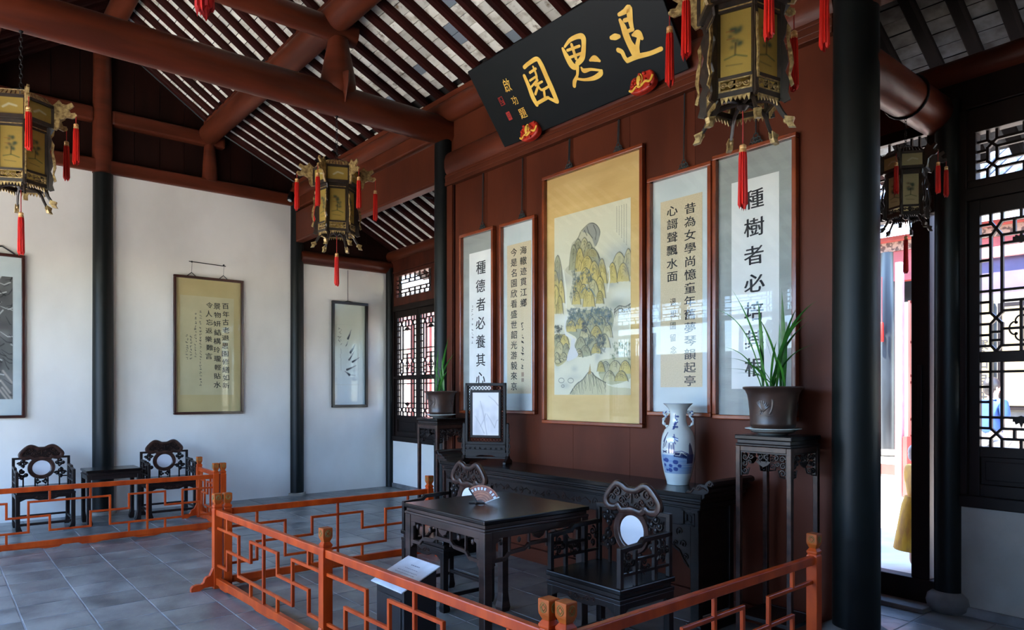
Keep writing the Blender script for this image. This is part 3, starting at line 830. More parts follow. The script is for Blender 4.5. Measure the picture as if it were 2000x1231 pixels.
lm = MB()
for a in (4.16, 5.56, 6.96): lattice(lm, transom_lines(a, a + 1.34, 3.02, 3.42))
lm.build('lattice', 'winwood', tr)
def leaf_door(mtx, label_parent):
    sf = MB(mtx).box(0, -.02, 0, .07, .025, 2.62).box(.53, -.02, 0, .6, .025, 2.62)
    for q0, q1 in ((0, .07), (.72, .8), (.93, 1.0), (1.62, 1.69), (2.54, 2.62)): sf.box(.07, -.018, q0, .53, .022, q1)
    sf.box(.07, 0, .07, .53, .012, .72)
    sf = sf.build('door_leaf', 'winwood', label_parent, bevel=.003)
    lm = MB(mtx); lattice(lm, sash_lines(.07, .53, 1.69, 2.54, True), .011); lattice(lm, sash_lines(.07, .53, 1.0, 1.62, False), .011); lm.build('lattice', 'winwood', sf)
    lm = MB(mtx).box(.09, -.045, .95, .11, -.02, 1.35).box(.085, -.05, .93, .115, -.02, .98).box(.085, -.05, 1.33, .115, -.02, 1.38); lm.build('bolt', 'winwood', sf)
for s, a in ((8.3, math.radians(112)), (7.6, PI / 2 + .5), (5.2, PI / 2)):
    if s == 7.6: continue
    leaf_door(Matrix.Translation((s, .04, .2)) @ Matrix.Rotation(a, 4, 'Z'), dr)
for k in range(3):
    leaf_door(Matrix.Translation((4.2 + k * .61, 0, .2)), dr)
for k in range(2):
    leaf_door(Matrix.Translation((6.15 + k * .61, 0, .2)), dr)

# ---------------- courtyard front: lattice doors and transoms (seen as reflections)
ff = thing('wall_front', 'lattice front of the hall towards the courtyard', 'wall', (0, -2.62, 0), kind='structure')
F = MB().box(XW, -.04, 3.3, XR, .04, 3.56).box(XW, -.05, 2.86, XR, .05, 2.95)
F.build('header', 'winred', ff)
for a in (XW + .1, -8.35, -6.25, -4.1, -1.84, .3):
    tw = 1.9
    tf = MB().box(a, -.03, 2.95, a + .05, .03, 3.3).box(a + tw, -.03, 2.95, a + tw + .05, .03, 3.3).build('transom', 'winred', ff)
    lattice(MB(), transom_lines(a + .05, a + tw, 2.96, 3.3)).build('lattice', 'winwood', tf)
for a in (XW + .1, XW + .72, -7.1):
    leaf_door(Matrix.Translation((a, 0, .12)), ff)
leaf_door(Matrix.Translation((-6.2, 0, .12)) @ Matrix.Rotation(PI / 2, 4, 'Z'), ff)
leaf_door(Matrix.Translation((-2.1, 0, .12)) @ Matrix.Rotation(PI / 2, 4, 'Z'), ff)
MB().box(XW, -.05, 0, XR, .05, .1).build('threshold', 'winwood', ff)
for k in range(7):      # closed doors added out of view to keep light off the right bay
    leaf_door(Matrix.Translation((-1.75 + k * .62, 0, .12)), ff)
for k in range(7):  # unseen boards added against these doors to block the light
    MB().box(-1.7 + k * .62, .03, .16, -1.2 + k * .62, .045, 2.6).build('light_block_board', 'winwood', ff)

# ---------------- outside
struct('courtyard_front', MB().box(-30, -22, -.12, 20, -3.2, -.06), 'ground', 'sunlit pale courtyard paving before the hall', 'ground')
fw = thing('garden_wall', 'white garden wall with dark coping across the front courtyard', 'wall', (0, -13, 0), kind='structure')
MB().box(-24, -.2, -.1, 14, .2, 2.7).build('wall', 'limewash', fw)
MB().prism([(-.35, 2.7), (.35, 2.7), (0, 3.0)], -24, 14, 'yz').build('coping', 'greytile', fw)
# ------------------------------------------------------------------ orange lattice barriers
def pattern(L):
    """bars of one bay; returns list of polylines in (t, h)"""
    a = [[(0, .8), (.25, .8)], [(.25, .8), (.25, .2)], [(.25, .2), (.75, .2)], [(.75, .2), (.75, .8)], [(.75, .8), (1, .8)],
         [(0, .2), (.125, .2)], [(.125, .2), (.125, .5)], [(.125, .5), (.375, .5)], [(.375, .5), (.375, .8)], [(.375, .8), (.625, .8)],
         [(.625, .8), (.625, .5)], [(.625, .5), (.875, .5)], [(.875, .5), (.875, .2)], [(.875, .2), (1, .2)],
         [(.125, .8), (.125, 1)], [(.875, .8), (.875, 1)], [(.375, 0), (.375, .2)], [(.625, 0), (.625, .2)], [(.5, 0), (.5, 1)]]
    return a
def barrier_post(parent, x, h=.75, feet='both', stamp=True):
    w = .031
    mb = MB()
    prof = [(w, 0), (w, h - .135), (w * .98, h - .125), (w * .8, h - .118), (w * .98, h - .11), (w * .98, h - .1), (w * .62, h - .083)]
    rings = prof
    def square(rs):
        vs = []; fs = []
        for r, z in rs: vs += [(x - r, -r, z), (x + r, -r, z), (x + r, r, z), (x - r, r, z)]
        for i in range(len(rs) - 1):
            for j in range(4): fs.append((4 * i + j, 4 * i + (j + 1) % 4, 4 * i + 4 + (j + 1) % 4, 4 * i + 4 + j))
        fs += [(3, 2, 1, 0), tuple(4 * (len(rs) - 1) + j for j in range(4))]
        return vs, fs
    mb.add(*square(rings))
    p = mb.build('post', 'fence', parent, bevel=.0025)
    mb = MB(); mb.add(*square([(w * .62, h - .084), (w * .7, h - .078), (w * .95, h - .06), (w, h - .05), (w, h - .004), (w * .93, h)]))
    c = mb.build('post_cap', 'fence_cap', p, bevel=.0025)
    if stamp:
        mb = MB()
        for (dx, dy, nx, ny) in ((0, -1, 1, 0), (1, 0, 0, 1), (0, 1, 1, 0), (-1, 0, 0, 1)):
            cx, cy = x + dx * (w + .0006), dy * (w + .0006)
            pts = [(cx + nx * .017 * math.cos(t * PI / 10), cy + ny * .017 * math.cos(t * PI / 10), h - .032 + .019 * math.sin(t * PI / 10)) for t in range(20)]
            mb.tube(pts, .0016, 4, closed=True)
            pts = [(cx + nx * .012 * math.cos(t * PI / 2), cy + ny * .012 * math.cos(t * PI / 2), h - .032 + .014 * math.sin(t * PI / 2)) for t in range(4)]
            mb.tube(pts, .0022, 4, closed=True)
        mb.build('green_stamp', 'fence_green', p)
    if feet != 'none':
        f = [(-.2, 0), (-.2, .028), (-.185, .045), (-.16, .052), (-.12, .05), (-.105, .06), (-.098, .085), (-.085, .1), (-.06, .108), (-.045, .14), (-.034, .165), (-.031, .165)]
        pts = f + ([(-a, b) for a, b in f[::-1]] + [(.14, 0), (.1, .02), (0, .028), (-.1, .02), (-.14, 0)] if feet == 'both' else [(.03, .165), (.03, 0), (-.05, .02), (-.1, .02), (-.14, 0)])
        MB().prism(pts, x - .02, x + .02, 'yz').build('foot', 'fence', parent, bevel=.004)
    return p
def barrier(label, a, b, bays=1, posts=None, feet=('both', 'both', 'both')):
    a = Vector((*a, 0)); b = Vector((*b, 0)); d = b - a; L = d.length
    t = thing('barrier', label, 'barrier', a, math.atan2(d.y, d.x))
    z0, z1 = .085, .575
    posts = posts if posts is not None else [0, L]
    for i, x in enumerate(posts): barrier_post(t, x, feet=feet[i])
    MB().box(.02, -.018, z1, L - .02, .018, z1 + .05).build('top_rail', 'fence', t, bevel=.006)
    MB().box(.02, -.018, z0 - .055, L - .02, .018, z0).build('bottom_rail', 'fence', t, bevel=.004)
    BL = L / bays
    for k in range(bays):
        x0 = k * BL; w = BL
        # shaped apron under the rail
        ap = [(x0 + .06, .034), (x0 + w - .06, .034), (x0 + w - .1, .012), (x0 + w - .22, .008), (x0 + w - .27, .02), (x0 + w * .6, .026), (x0 + w * .56, .012), (x0 + w * .44, .012), (x0 + w * .4, .026), (x0 + .27, .02), (x0 + .22, .008), (x0 + .1, .012)]
        MB().prism(ap, -.012, .012).build('apron', 'fence', t)
        for P in pattern(w):
            (t0, h0), (t1, h1) = P
            xa, xb = x0 + t0 * w, x0 + t1 * w; za, zb = z0 + h0 * (z1 - z0), z0 + h1 * (z1 - z0)
            e = .0105
            if abs(xa - xb) < 1e-6: q = MB().box(xa - e, -.0105, min(za, zb) - (e if h0 not in (0, 1) and h1 not in (0, 1) else 0), xa + e, .0105, max(za, zb) + (e if max(h0, h1) < 1 else 0))
            else: q = MB().box(min(xa, xb) - e * .99, -.01, za - e * .98, max(xa, xb) + e * .99, .01, za + e * .98)
            q.build('lattice_bar', 'fence', t, bevel=.0025, seg=1)
    return t
C1 = (-5.77, 1.765)
barrier('long orange barrier between the square table and the viewer', (-5.80, 1.765), (-2.02, 1.862), 2, posts=[0, 1.88, 3.78], feet=('front', 'both', 'front'))
barrier('orange barrier left of the square table, running back to the left flower stand', (-5.79, 1.84), (-5.74, 3.72), 1, feet=('none', 'both'))
barrier('orange barrier at the right, ending beside the thick black column', (-1.95, 1.885), (-1.99, 3.88), 1, feet=('none', 'none'))
barrier('orange lattice barrier in front of the two chairs by the white wall', (-8.3, 2.51), (-8.34, -.30), 2, posts=[0, 2.81], feet=('none', 'both'))
barrier('short orange lattice barrier running from the chair barrier towards the white wall', (-9.25, 2.6), (-8.29, 2.585), 1, feet=('both', 'none'))

# ------------------------------------------------------------------ carved black chairs
def scroll(mb, cx, cz, r, y, a0=0, sgn=1, w=.006, turns=1.3):
    mb.tube(spiral(cx, cz, r, turns, a0, sgn, 14, y), [w * (1 - .4 * i / 14) for i in range(15)], 6)
    mb.ball((cx, y - w * .4, cz), w * 1.35, 4)
def cloud(mb, cx, cz, s, y, flip=1, w=.007):
    """pierced cloud scroll cluster"""
    scroll(mb, cx, cz + .35 * s, .32 * s, y, PI / 2, flip, w)
    scroll(mb, cx - flip * .38 * s, cz - .05 * s, .28 * s, y, 0, -flip, w)
    scroll(mb, cx + flip * .34 * s, cz - .1 * s, .28 * s, y, PI, flip, w)
    scroll(mb, cx, cz - .45 * s, .24 * s, y, -PI / 2, -flip, w)
def ruyi(w, h, k=6):
    half = [(0, .80), (.18, .82), (.38, .96), (.55, 1.0), (.72, .86), (.92, .56), (1.0, .36), (.97, .18), (.88, .07), (.72, .04), (.60, .07), (.52, .15), (.47, .08), (.36, -.02), (.2, .0), (0, .04)]
    pts = half + [(-a, b) for a, b in half[::-1][1:-1]]
    return [(a * w, b * h) for a, b in crom(pts, k, True)]
def make_chair(label, group=None):
    t = thing('carved_armchair', label, 'chair', (0, 0, 0), 0, group)
    W, D = .29, .235
    MB().box(-W, -D, .478, W, D, .51).build('seat', 'ebony_top', t, bevel=.008)
    s = MB().box(-W + .018, -D + .018, .452, W - .018, D - .018, .478).build('waist', 'ebony', t, bevel=.003)
    ap = MB().box(-W + .004, -D + .004, .43, W - .004, D - .004, .452)
    fr = [(-W + .01, .43), (W - .01, .43), (W - .03, .36), (W - .1, .395), (.12, .395), (.07, .375), (-.07, .375), (-.12, .395), (-W + .1, .395), (-W + .03, .36)]
    ap.prism(fr, -D + .008, -D + .026); ap.prism(fr, D - .026, D - .008)
    sd = [(-D + .01, .43), (D - .01, .43), (D - .03, .36), (D - .08, .395), (-D + .08, .395), (-D + .03, .36)]
    ap.prism(sd, -W + .008, -W + .026, 'yz'); ap.prism(sd, W - .026, W - .008, 'yz')
    ap = ap.build('apron', 'ebony', t, bevel=.003)
    c = MB()
    for f in (-1, 1):
        scroll(c, f * .045, .412, .022, -D + .006, 0, f, .0035); scroll(c, f * .09, .415, .016, -D + .006, PI, -f, .003)
    c.tube([(-.02, -D + .006, .41), (0, -D + .004, .4), (.02, -D + .006, .41)], .0035, 5)
    c.build('relief', 'carve', ap, smooth=True)['kind'] = 'stuff'
    for sx in (-1, 1):
        for sy in (-1, 1):
            m = MB(); x = sx * (W - .028); y = sy * (D - .028)
            rs = [(.022, .43, 0), (.021, .3, 0), (.021, .09, 0), (.026, .05, .004), (.03, .025, .01), (.026, 0, .012)]
            vs = []; fs = []
            for r, z, o in rs:
                cx, cy = x - sx * o, y - sy * o
                vs += [(cx - r, cy - r, z), (cx + r, cy - r, z), (cx + r, cy + r, z), (cx - r, cy + r, z)]
            for i in range(len(rs) - 1):
                for j in range(4): fs.append((4 * i + j, 4 * i + (j + 1) % 4, 4 * i + 4 + (j + 1) % 4, 4 * i + 4 + j))
            fs += [(3, 2, 1, 0), (20, 21, 22, 23)]
            m.add(vs, fs); m.build('leg', 'ebony', t, bevel=.004)
    MB().box(-W + .04, -D + .012, .075, W - .04, -D + .045, .105).build('stretcher', 'ebony', t, bevel=.004)
    MB().box(-W + .04, D - .045, .12, W - .04, D - .02, .145).build('stretcher', 'ebony', t, bevel=.004)
    for sx in (-1, 1): MB().box(sx * (W - .028) - .012, -D + .04, .1, sx * (W - .028) + .012, D - .04, .125).build('stretcher', 'ebony', t, bevel=.004)
    # arms: stepped rail, posts, inner scrolls
    for sx in (-1, 1):
        x = sx * (W - .02)
        arm = [(-D + .01, .51), (-D + .01, .725), (-.06, .735), (-.03, .76), (D - .02, .765), (D - .02, .738), (-.02, .732), (-.05, .707), (-D + .038, .699), (-D + .038, .51)]
        a = MB().prism(arm, x - .015, x + .015, 'yz').build('armrest', 'ebony', t, bevel=.004)
        m = MB()
        m.box(x - .01, -.1, .51, x + .01, -.08, .7).box(x - .01, .06, .51, x + .01, .08, .735)
        m.box(x - .009, -.2, .57, x + .009, .2, .585).box(x - .009, -.08, .64, x + .009, .06, .655)
        rot = Matrix.Translation((x, 0, 0)) @ Matrix.Rotation(PI / 2, 4, 'Z')
        k = MB(rot)
        cloud(k, -.145, .645, .085, 0, 1, .006); cloud(k, .14, .665, .09, 0, -1, .006); cloud(k, -.01, .605, .07, 0, 1, .005)
        m.merge(k)
        m.build('arm_fretwork', 'ebony', a, smooth=True)['kind'] = 'stuff'
    # back
    yb = D - .035
    for sx in (-1, 1):
        L = [(.255, .51), (.285, .51), (.285, .865), (.18, .865), (.18, .838), (.255, .838)]
        MB().prism([(sx * a, b) for a, b in L], yb - .014, yb + .014).build('back_frame', 'ebony', t, bevel=.004)
    ring = MB()
    n = 40; cz = .725
    prof = [(.092, -.004), (.1, -.012), (.112, -.016), (.124, -.012), (.138, -.016), (.143, 0), (.138, .016), (.1, .016), (.092, .004)]
    vs = []; fs = []
    for i in range(n):
        a = 2 * PI * i / n
        for r, d in prof: vs.append((r * .97 * math.cos(a), yb + d, cz + r * math.sin(a)))
    m_ = len(prof)
    for i in range(n):
        for j in range(m_): fs.append((i * m_ + j, i * m_ + (j + 1) % m_, ((i + 1) % n) * m_ + (j + 1) % m_, ((i + 1) % n) * m_ + j))
    ring.add(vs, fs); ring.build('medallion_ring', 'carve', t, smooth=True)
    disc = MB(Matrix.Translation((0, yb, cz)) @ Matrix.Rotation(PI / 2, 4, 'X')).lathe([(.001, -.005), (.094, -.005), (.094, .005), (.001, .005)], 40)
    disc.build('marble_disc', 'marble', t, smooth=True)
    out = ruyi(.225, .178)
    cr = MB(); z0 = .832
    cr.prism([(a, b + z0) for a, b in out], yb - .004, yb + .014)
    cr = cr.build('crest', 'ebony', t, bevel=.004)
    rim = MB(); rim.tube([(a * .91, yb - .004, z0 + .088 + (b - .088) * .86) for a, b in out], .023, 8, closed=True, flat=.85); rim.build('crest_rim', 'carve', cr, smooth=True)
    sc = MB()
    for f in (-1, 1):
        scroll(sc, f * .115, z0 + .118, .03, yb - .01, PI / 2, f, .005)
        scroll(sc, f * .075, z0 + .07, .028, yb - .01, 0, -f, .005)
        scroll(sc, f * .15, z0 + .08, .024, yb - .01, PI, f, .004)
        scroll(sc, f * .035, z0 + .105, .022, yb - .01, 0, f, .0045)
        scroll(sc, f * .04, z0 + .048, .02, yb - .01, PI, -f, .004)
        sc.tube([(f * .06, yb - .01, z0 + .14), (f * .12, yb - .01, z0 + .15), (f * .17, yb - .01, z0 + .1)], .004, 5)
    sc.tube([(0, yb - .012, z0 + .125), (0, yb - .014, z0 + .06)], .005, 6); sc.tube([(-.025, yb - .012, z0 + .118), (.025, yb - .012, z0 + .118)], .004, 6)
    sc.build('crest_carving', 'carve', cr, smooth=True)['kind'] = 'stuff'
    cl = MB()
    for f in (-1, 1):
        cloud(cl, f * .185, .79, .075, yb - .002, f, .012)
        cloud(cl, f * .185, .655, .09, yb, -f, .012)
        cl.box(f * .2 - .03, yb - .008, .51, f * .2 - .015, yb + .008, .62) if f > 0 else cl.box(f * .2 + .015, yb - .008, .51, f * .2 + .03, yb + .008, .62)
        cl.box(min(f * .17, f * .26), yb - .007, .6, max(f * .17, f * .26), yb + .007, .615)
    cloud(cl, -.035, .555, .05, yb, 1, .007); cloud(cl, .035, .555, .05, yb, -1, .007)
    cl.box(-.07, yb - .008, .51, -.055, yb + .008, .6).box(.055, yb - .008, .51, .07, yb + .008, .6)
    cl.build('back_fretwork', 'ebony', t, smooth=True)['kind'] = 'stuff'
    return t
ch = make_chair('carved black armchair with marble medallion at the right of the square table')
ch.location = (-2.775, 3.03, 0)
dup(ch, (-4.38, 3.0, 0), 0, 'carved black armchair with marble medallion half hidden behind the left of the square table')
a = dup(ch, (-9.66, 1.02, 0), PI / 2, 'carved black armchair against the white wall, left of the small side table'); a.scale = (1, 1, .925)
a = dup(ch, (-9.66, 2.345, 0), PI / 2, 'carved black armchair against the white wall, right of the small side table'); a.scale = (1, 1, .925)

# ------------------------------------------------------------------ tables
def leg_sq(x, y, h, r, sx, sy, hoof=.5):
    m = MB()
    rs = [(r, h, 0), (r * .96, h * .5, 0), (r * .96, .13, 0), (r * 1.15, .07, r * .15), (r * 1.4, .03, r * hoof), (r * 1.15, 0, r * hoof)]
    vs = []; fs = []
    for q, z, o in rs:
        cx, cy = x - sx * o, y - sy * o
        vs += [(cx - q, cy - q, z), (cx + q, cy - q, z), (cx + q, cy + q, z), (cx - q, cy + q, z)]
    for i in range(len(rs) - 1):
        for j in range(4): fs.append((4 * i + j, 4 * i + (j + 1) % 4, 4 * i + 4 + (j + 1) % 4, 4 * i + 4 + j))
    fs += [(3, 2, 1, 0), (20, 21, 22, 23)]
    return m.add(vs, fs)
def stepped_table(name, label, W, D, H, mtop='ebony_top', m='ebony', fret=True, lr=.029):
    t = thing(name, label, 'table', (0, 0, 0))
    MB().box(-W, -D, H - .028, W, D, H).build('tabletop', mtop, t, bevel=.007)
    MB().box(-W + .014, -D + .014, H - .05, W - .014, D - .014, H - .028).build('waist', m, t, bevel=.003)
    MB().box(-W + .003, -D + .003, H - .068, W - .003, D - .003, H - .05).build('moulding', m, t, bevel=.006)
    for sx in (-1, 1):
        for sy in (-1, 1):
            leg_sq(sx * (W - lr - .006), sy * (D - lr - .006), H - .068, lr, sx, sy).build('leg', m, t, bevel=.005)
    for k, (half, dep) in enumerate(((W, D), (D, W), (W, D), (D, W))):
        mt = Matrix.Rotation(k * PI / 2, 4, 'Z')
        i = half - 2 * lr - .006
        a = MB(mt).box(-i, -dep + .012, H - .112, i, -dep + .034, H - .068).build('apron', m, t, bevel=.004)
        if not fret: continue
        # lower open rail with steps and small flower knobs
        hi, lo = H - .165, H - .205
        R = [(-i, lo - .02), (-i * .72, lo - .02), (-i * .62, lo + .012), (-i * .3, lo + .02), (-i * .2, lo + .045), (i * .2, lo + .045), (i * .3, lo + .02), (i * .62, lo + .012), (i * .72, lo - .02), (i, lo - .02)]
        pts = R + [(x, z - .022) for x, z in R[::-1]]
        f = MB(mt).prism(pts, -dep + .012, -dep + .032)
        for x in (-.62, -.2, .2, .62): f.box(x * i - .006, -dep + .014, lo + .0, x * i + .006, -dep + .03, H - .11)
        for s in (-1, 1):
            f.prism([(s * i, H - .11), (s * (i - .05), H - .11), (s * (i - .055), H - .13), (s * (i - .03), H - .14), (s * (i - .03), H - .22), (s * (i - .018), H - .235), (s * (i - .026), H - .26), (s * i, H - .28)], -dep + .013, -dep + .031)
            for q in (.42, .8):
                f.ball((s * i * q, -dep + .022, H - .138), .014, 5, (1, .7, 1.3))
        f.prism([(-.05, H - .112), (.05, H - .112), (.035, H - .135), (0, H - .15), (-.035, H - .135)], -dep + .01, -dep + .03)
        f.build('fretwork', m, t, smooth=False, bevel=.002, seg=1)
    return t
tb = stepped_table('square_table', 'square black wooden table holding the small fan, inside the orange barrier', .428, .415, .84, m='lit_ebony')
tb.location = (-3.515, 2.775, 0)
tb = stepped_table('side_table', 'low black side table between the two chairs at the white wall', .215, .29, .645, fret=False, lr=.022)
tb.location = (-9.58, 1.69, 0)

# ---------------- altar table
al = thing('altar_table', 'long black altar table with upturned carved ends below the scrolls', 'table', (0, 0, 0))
x0, x1, y0, y1 = -5.62, -2.66, 3.755, 4.235
MB().box(x0, y0, .868, x1, y1, .902).build('tabletop', 'ebony_top', al, bevel=.006)
mo = MB()
for i, (q, za, zb) in enumerate(((.012, .85, .868), (.03, .832, .85), (.022, .808, .832), (.04, .792, .808))): mo.box(x0 + q, y0 + q, za, x1 - q, y1, zb)
mo.build('stepped_moulding', 'ebony', al, bevel=.005)
for s, xe in ((-1, x0), (1, x1)):
    pts = [(0, .90), (-.13, .902), (-.105, .925), (-.085, .918), (-.07, .945), (-.045, .94), (-.035, .962), (-.005, .972), (.02, .968), (.03, .985), (.055, 1.0), (.08, .99), (.085, .97), (.07, .955), (.055, .962), (.06, .975), (.048, .975), (.04, .955), (.052, .935), (.045, .918), (.02, .905), (.02, .885), (0, .87)]
    f = MB().prism([(xe + s * a, b) for a, b in pts], y0 + .004, y1 - .004).build('upturned_end', 'ebony', al, bevel=.003)
    c = MB()
    for yy in (y0,):
        c.tube([(xe + s * a, yy, b) for a, b in ((-.12, .908), (-.08, .912), (-.06, .935), (-.02, .93), (.01, .95), (.04, .935))], .0035, 5)
        scroll(c, xe + s * .066, .978, .018, yy, PI, s, .0035); scroll(c, xe - s * .02, .945, .016, yy, 0, s, .003)
    c.build('end_scroll', 'carve', f, smooth=True)
apr = MB().box(x0 + .05, y0 + .045, .68, x1 - .05, y0 + .065, .80).build('apron', 'ebony', al, bevel=.004)
c = MB(); x = x0 + .3; k = 0
yy = y0 + .043
while x < x1 - .3:
    f = 1 if k % 2 else -1
    scroll(c, x, .745, .03, yy, k, f, .004); c.tube([(x + .03, yy, .745), (x + .07, yy, .745 + f * .02), (x + .12, yy, .745 - f * .012)], .0035, 5)
    scroll(c, x + .11, .73, .018, yy, 2, -f, .003)
    x += .17; k += 1
c.build('relief', 'carve', apr, smooth=True)['kind'] = 'stuff'
for s, xe in ((1, x0), (-1, x1)):
    X = lambda a: xe + s * a
    for yy in (y0 + .04, y1 - .09):
        MB().box(min(X(.05), X(.115)), yy, 0, max(X(.05), X(.115)), yy + .05, .80).build('leg', 'ebony', al, bevel=.006)
    MB().box(min(X(.07), X(.09)), y0 + .09, .1, max(X(.07), X(.09)), y1 - .09, .79).build('side_panel', 'ebony', al)
    MB().box(min(X(.02), X(.14)), y0 + .02, 0, max(X(.02), X(.14)), y1 - .02, .06).build('sledge_foot', 'ebony', al, bevel=.01)
    # corner spandrel
    sp = [(.115, .70), (.46, .70), (.44, .66), (.38, .64), (.36, .6), (.3, .575), (.27, .53), (.2, .5), (.17, .44), (.115, .40)]
    q = MB().prism([(X(a), b) for a, b in sp], y0 + .046, y0 + .064).build('spandrel', 'ebony', al, bevel=.004)
    c = MB(); yy = y0 + .042
    fr = [(.06, .785), (.17, .785), (.17, .69), (.085, .69), (.085, .765), (.145, .765), (.145, .712), (.108, .712), (.108, .745)]
    lattice(c, [[(X(a), b) for a, b in fr]], .011, .012, yy)
    for a, b, r in ((.2, .64, .03), (.28, .62, .025), (.17, .56, .028), (.23, .56, .022), (.15, .48, .022), (.35, .665, .02)):
        scroll(c, X(a), b, r, yy, a * 20, s, .0045)
    c.tube([(X(.13), yy, .42), (X(.17), yy, .47), (X(.2), yy, .52), (X(.27), yy, .55), (X(.32), yy, .6), (X(.42), yy, .67)], .005, 5)
    c.build('spandrel_carving', 'ebony', q, smooth=True)['kind'] = 'stuff'

# ---------------- tall flower stands
def flower_stand(label):
    t = thing('flower_stand', label, 'stand', (0, 0, 0))
    W, D, H = .188, .175, 1.29
    MB().box(-W, -D, H - .028, W, D, H).build('top', 'ebony_top', t, bevel=.005)
    MB().box(-W + .012, -D + .012, H - .052, W - .012, D - .012, H - .028).build('waist', 'ebony', t, bevel=.003)
    MB().box(-W + .004, -D + .004, H - .068, W - .004, D - .004, H - .052).build('moulding', 'ebony', t, bevel=.005)
    for sx in (-1, 1):
        for sy in (-1, 1): leg_sq(sx * (W - .02), sy * (D - .02), H - .068, .0155, sx, sy, .3).build('leg', 'carve', t, bevel=.003)
    for k, (half, dep) in enumerate(((W, D), (D, W), (W, D), (D, W))):
        mt = Matrix.Rotation(k * PI / 2, 4, 'Z'); i = half - .036; y = -dep + .018
        MB(mt).box(-i, -dep + .006, H - .1, i, -dep + .03, H - .068).build('apron', 'carve', t, bevel=.003)
        m = MB(mt); z = H - .1
        m.box(-i, y - .006, z - .008, i, y + .006, z).box(-i, y - .006, z - .15, -i + .007, y + .006, z).box(i - .007, y - .006, z - .15, i, y + .006, z)
        for f in (-1, 1):
            scroll(m, f * (i - .03), z - .035, .02, y, 0, f, .005); scroll(m, f * (i - .07), z - .03, .018, y, 2, -f, .005)
            scroll(m, f * (i - .025), z - .075, .02, y, 1, f, .005); scroll(m, f * (i - .028), z - .118, .021, y, 3, -f, .005)
            scroll(m, f * (i - .06), z - .065, .014, y, 3, f, .0045); scroll(m, f * .022, z - .03, .018, y, 1, f, .005); scroll(m, f * .02, z - .058, .014, y, 2, -f, .0045)
            m.tube([(f * (i - .01), y, z - .145), (f * (i - .045), y, z - .14), (f * (i - .055), y, z - .1)], .005, 5)
        m.prism([(-.05, z - .055), (.05, z - .055), (.03, z - .075), (0, z - .09), (-.03, z - .075)], y - .005, y + .005)
        m.build('fretwork', 'ebony', t, smooth=True)
        MB(mt).box(-i, -dep + .01, .16, i, -dep + .028, .185).build('stretcher', 'ebony', t, bevel=.003)
    MB().box(-W + .03, -D + .03, .165, W - .03, D - .03, .18).build('low_shelf', 'ebony', t)
    return t
fs = flower_stand('tall black flower stand at the right end of the altar table')
fs.location = (-2.3, 4.03, 0)
dup(fs, (-6.045, 4.06, 0), 0, 'tall black flower stand at the left end of the altar table')

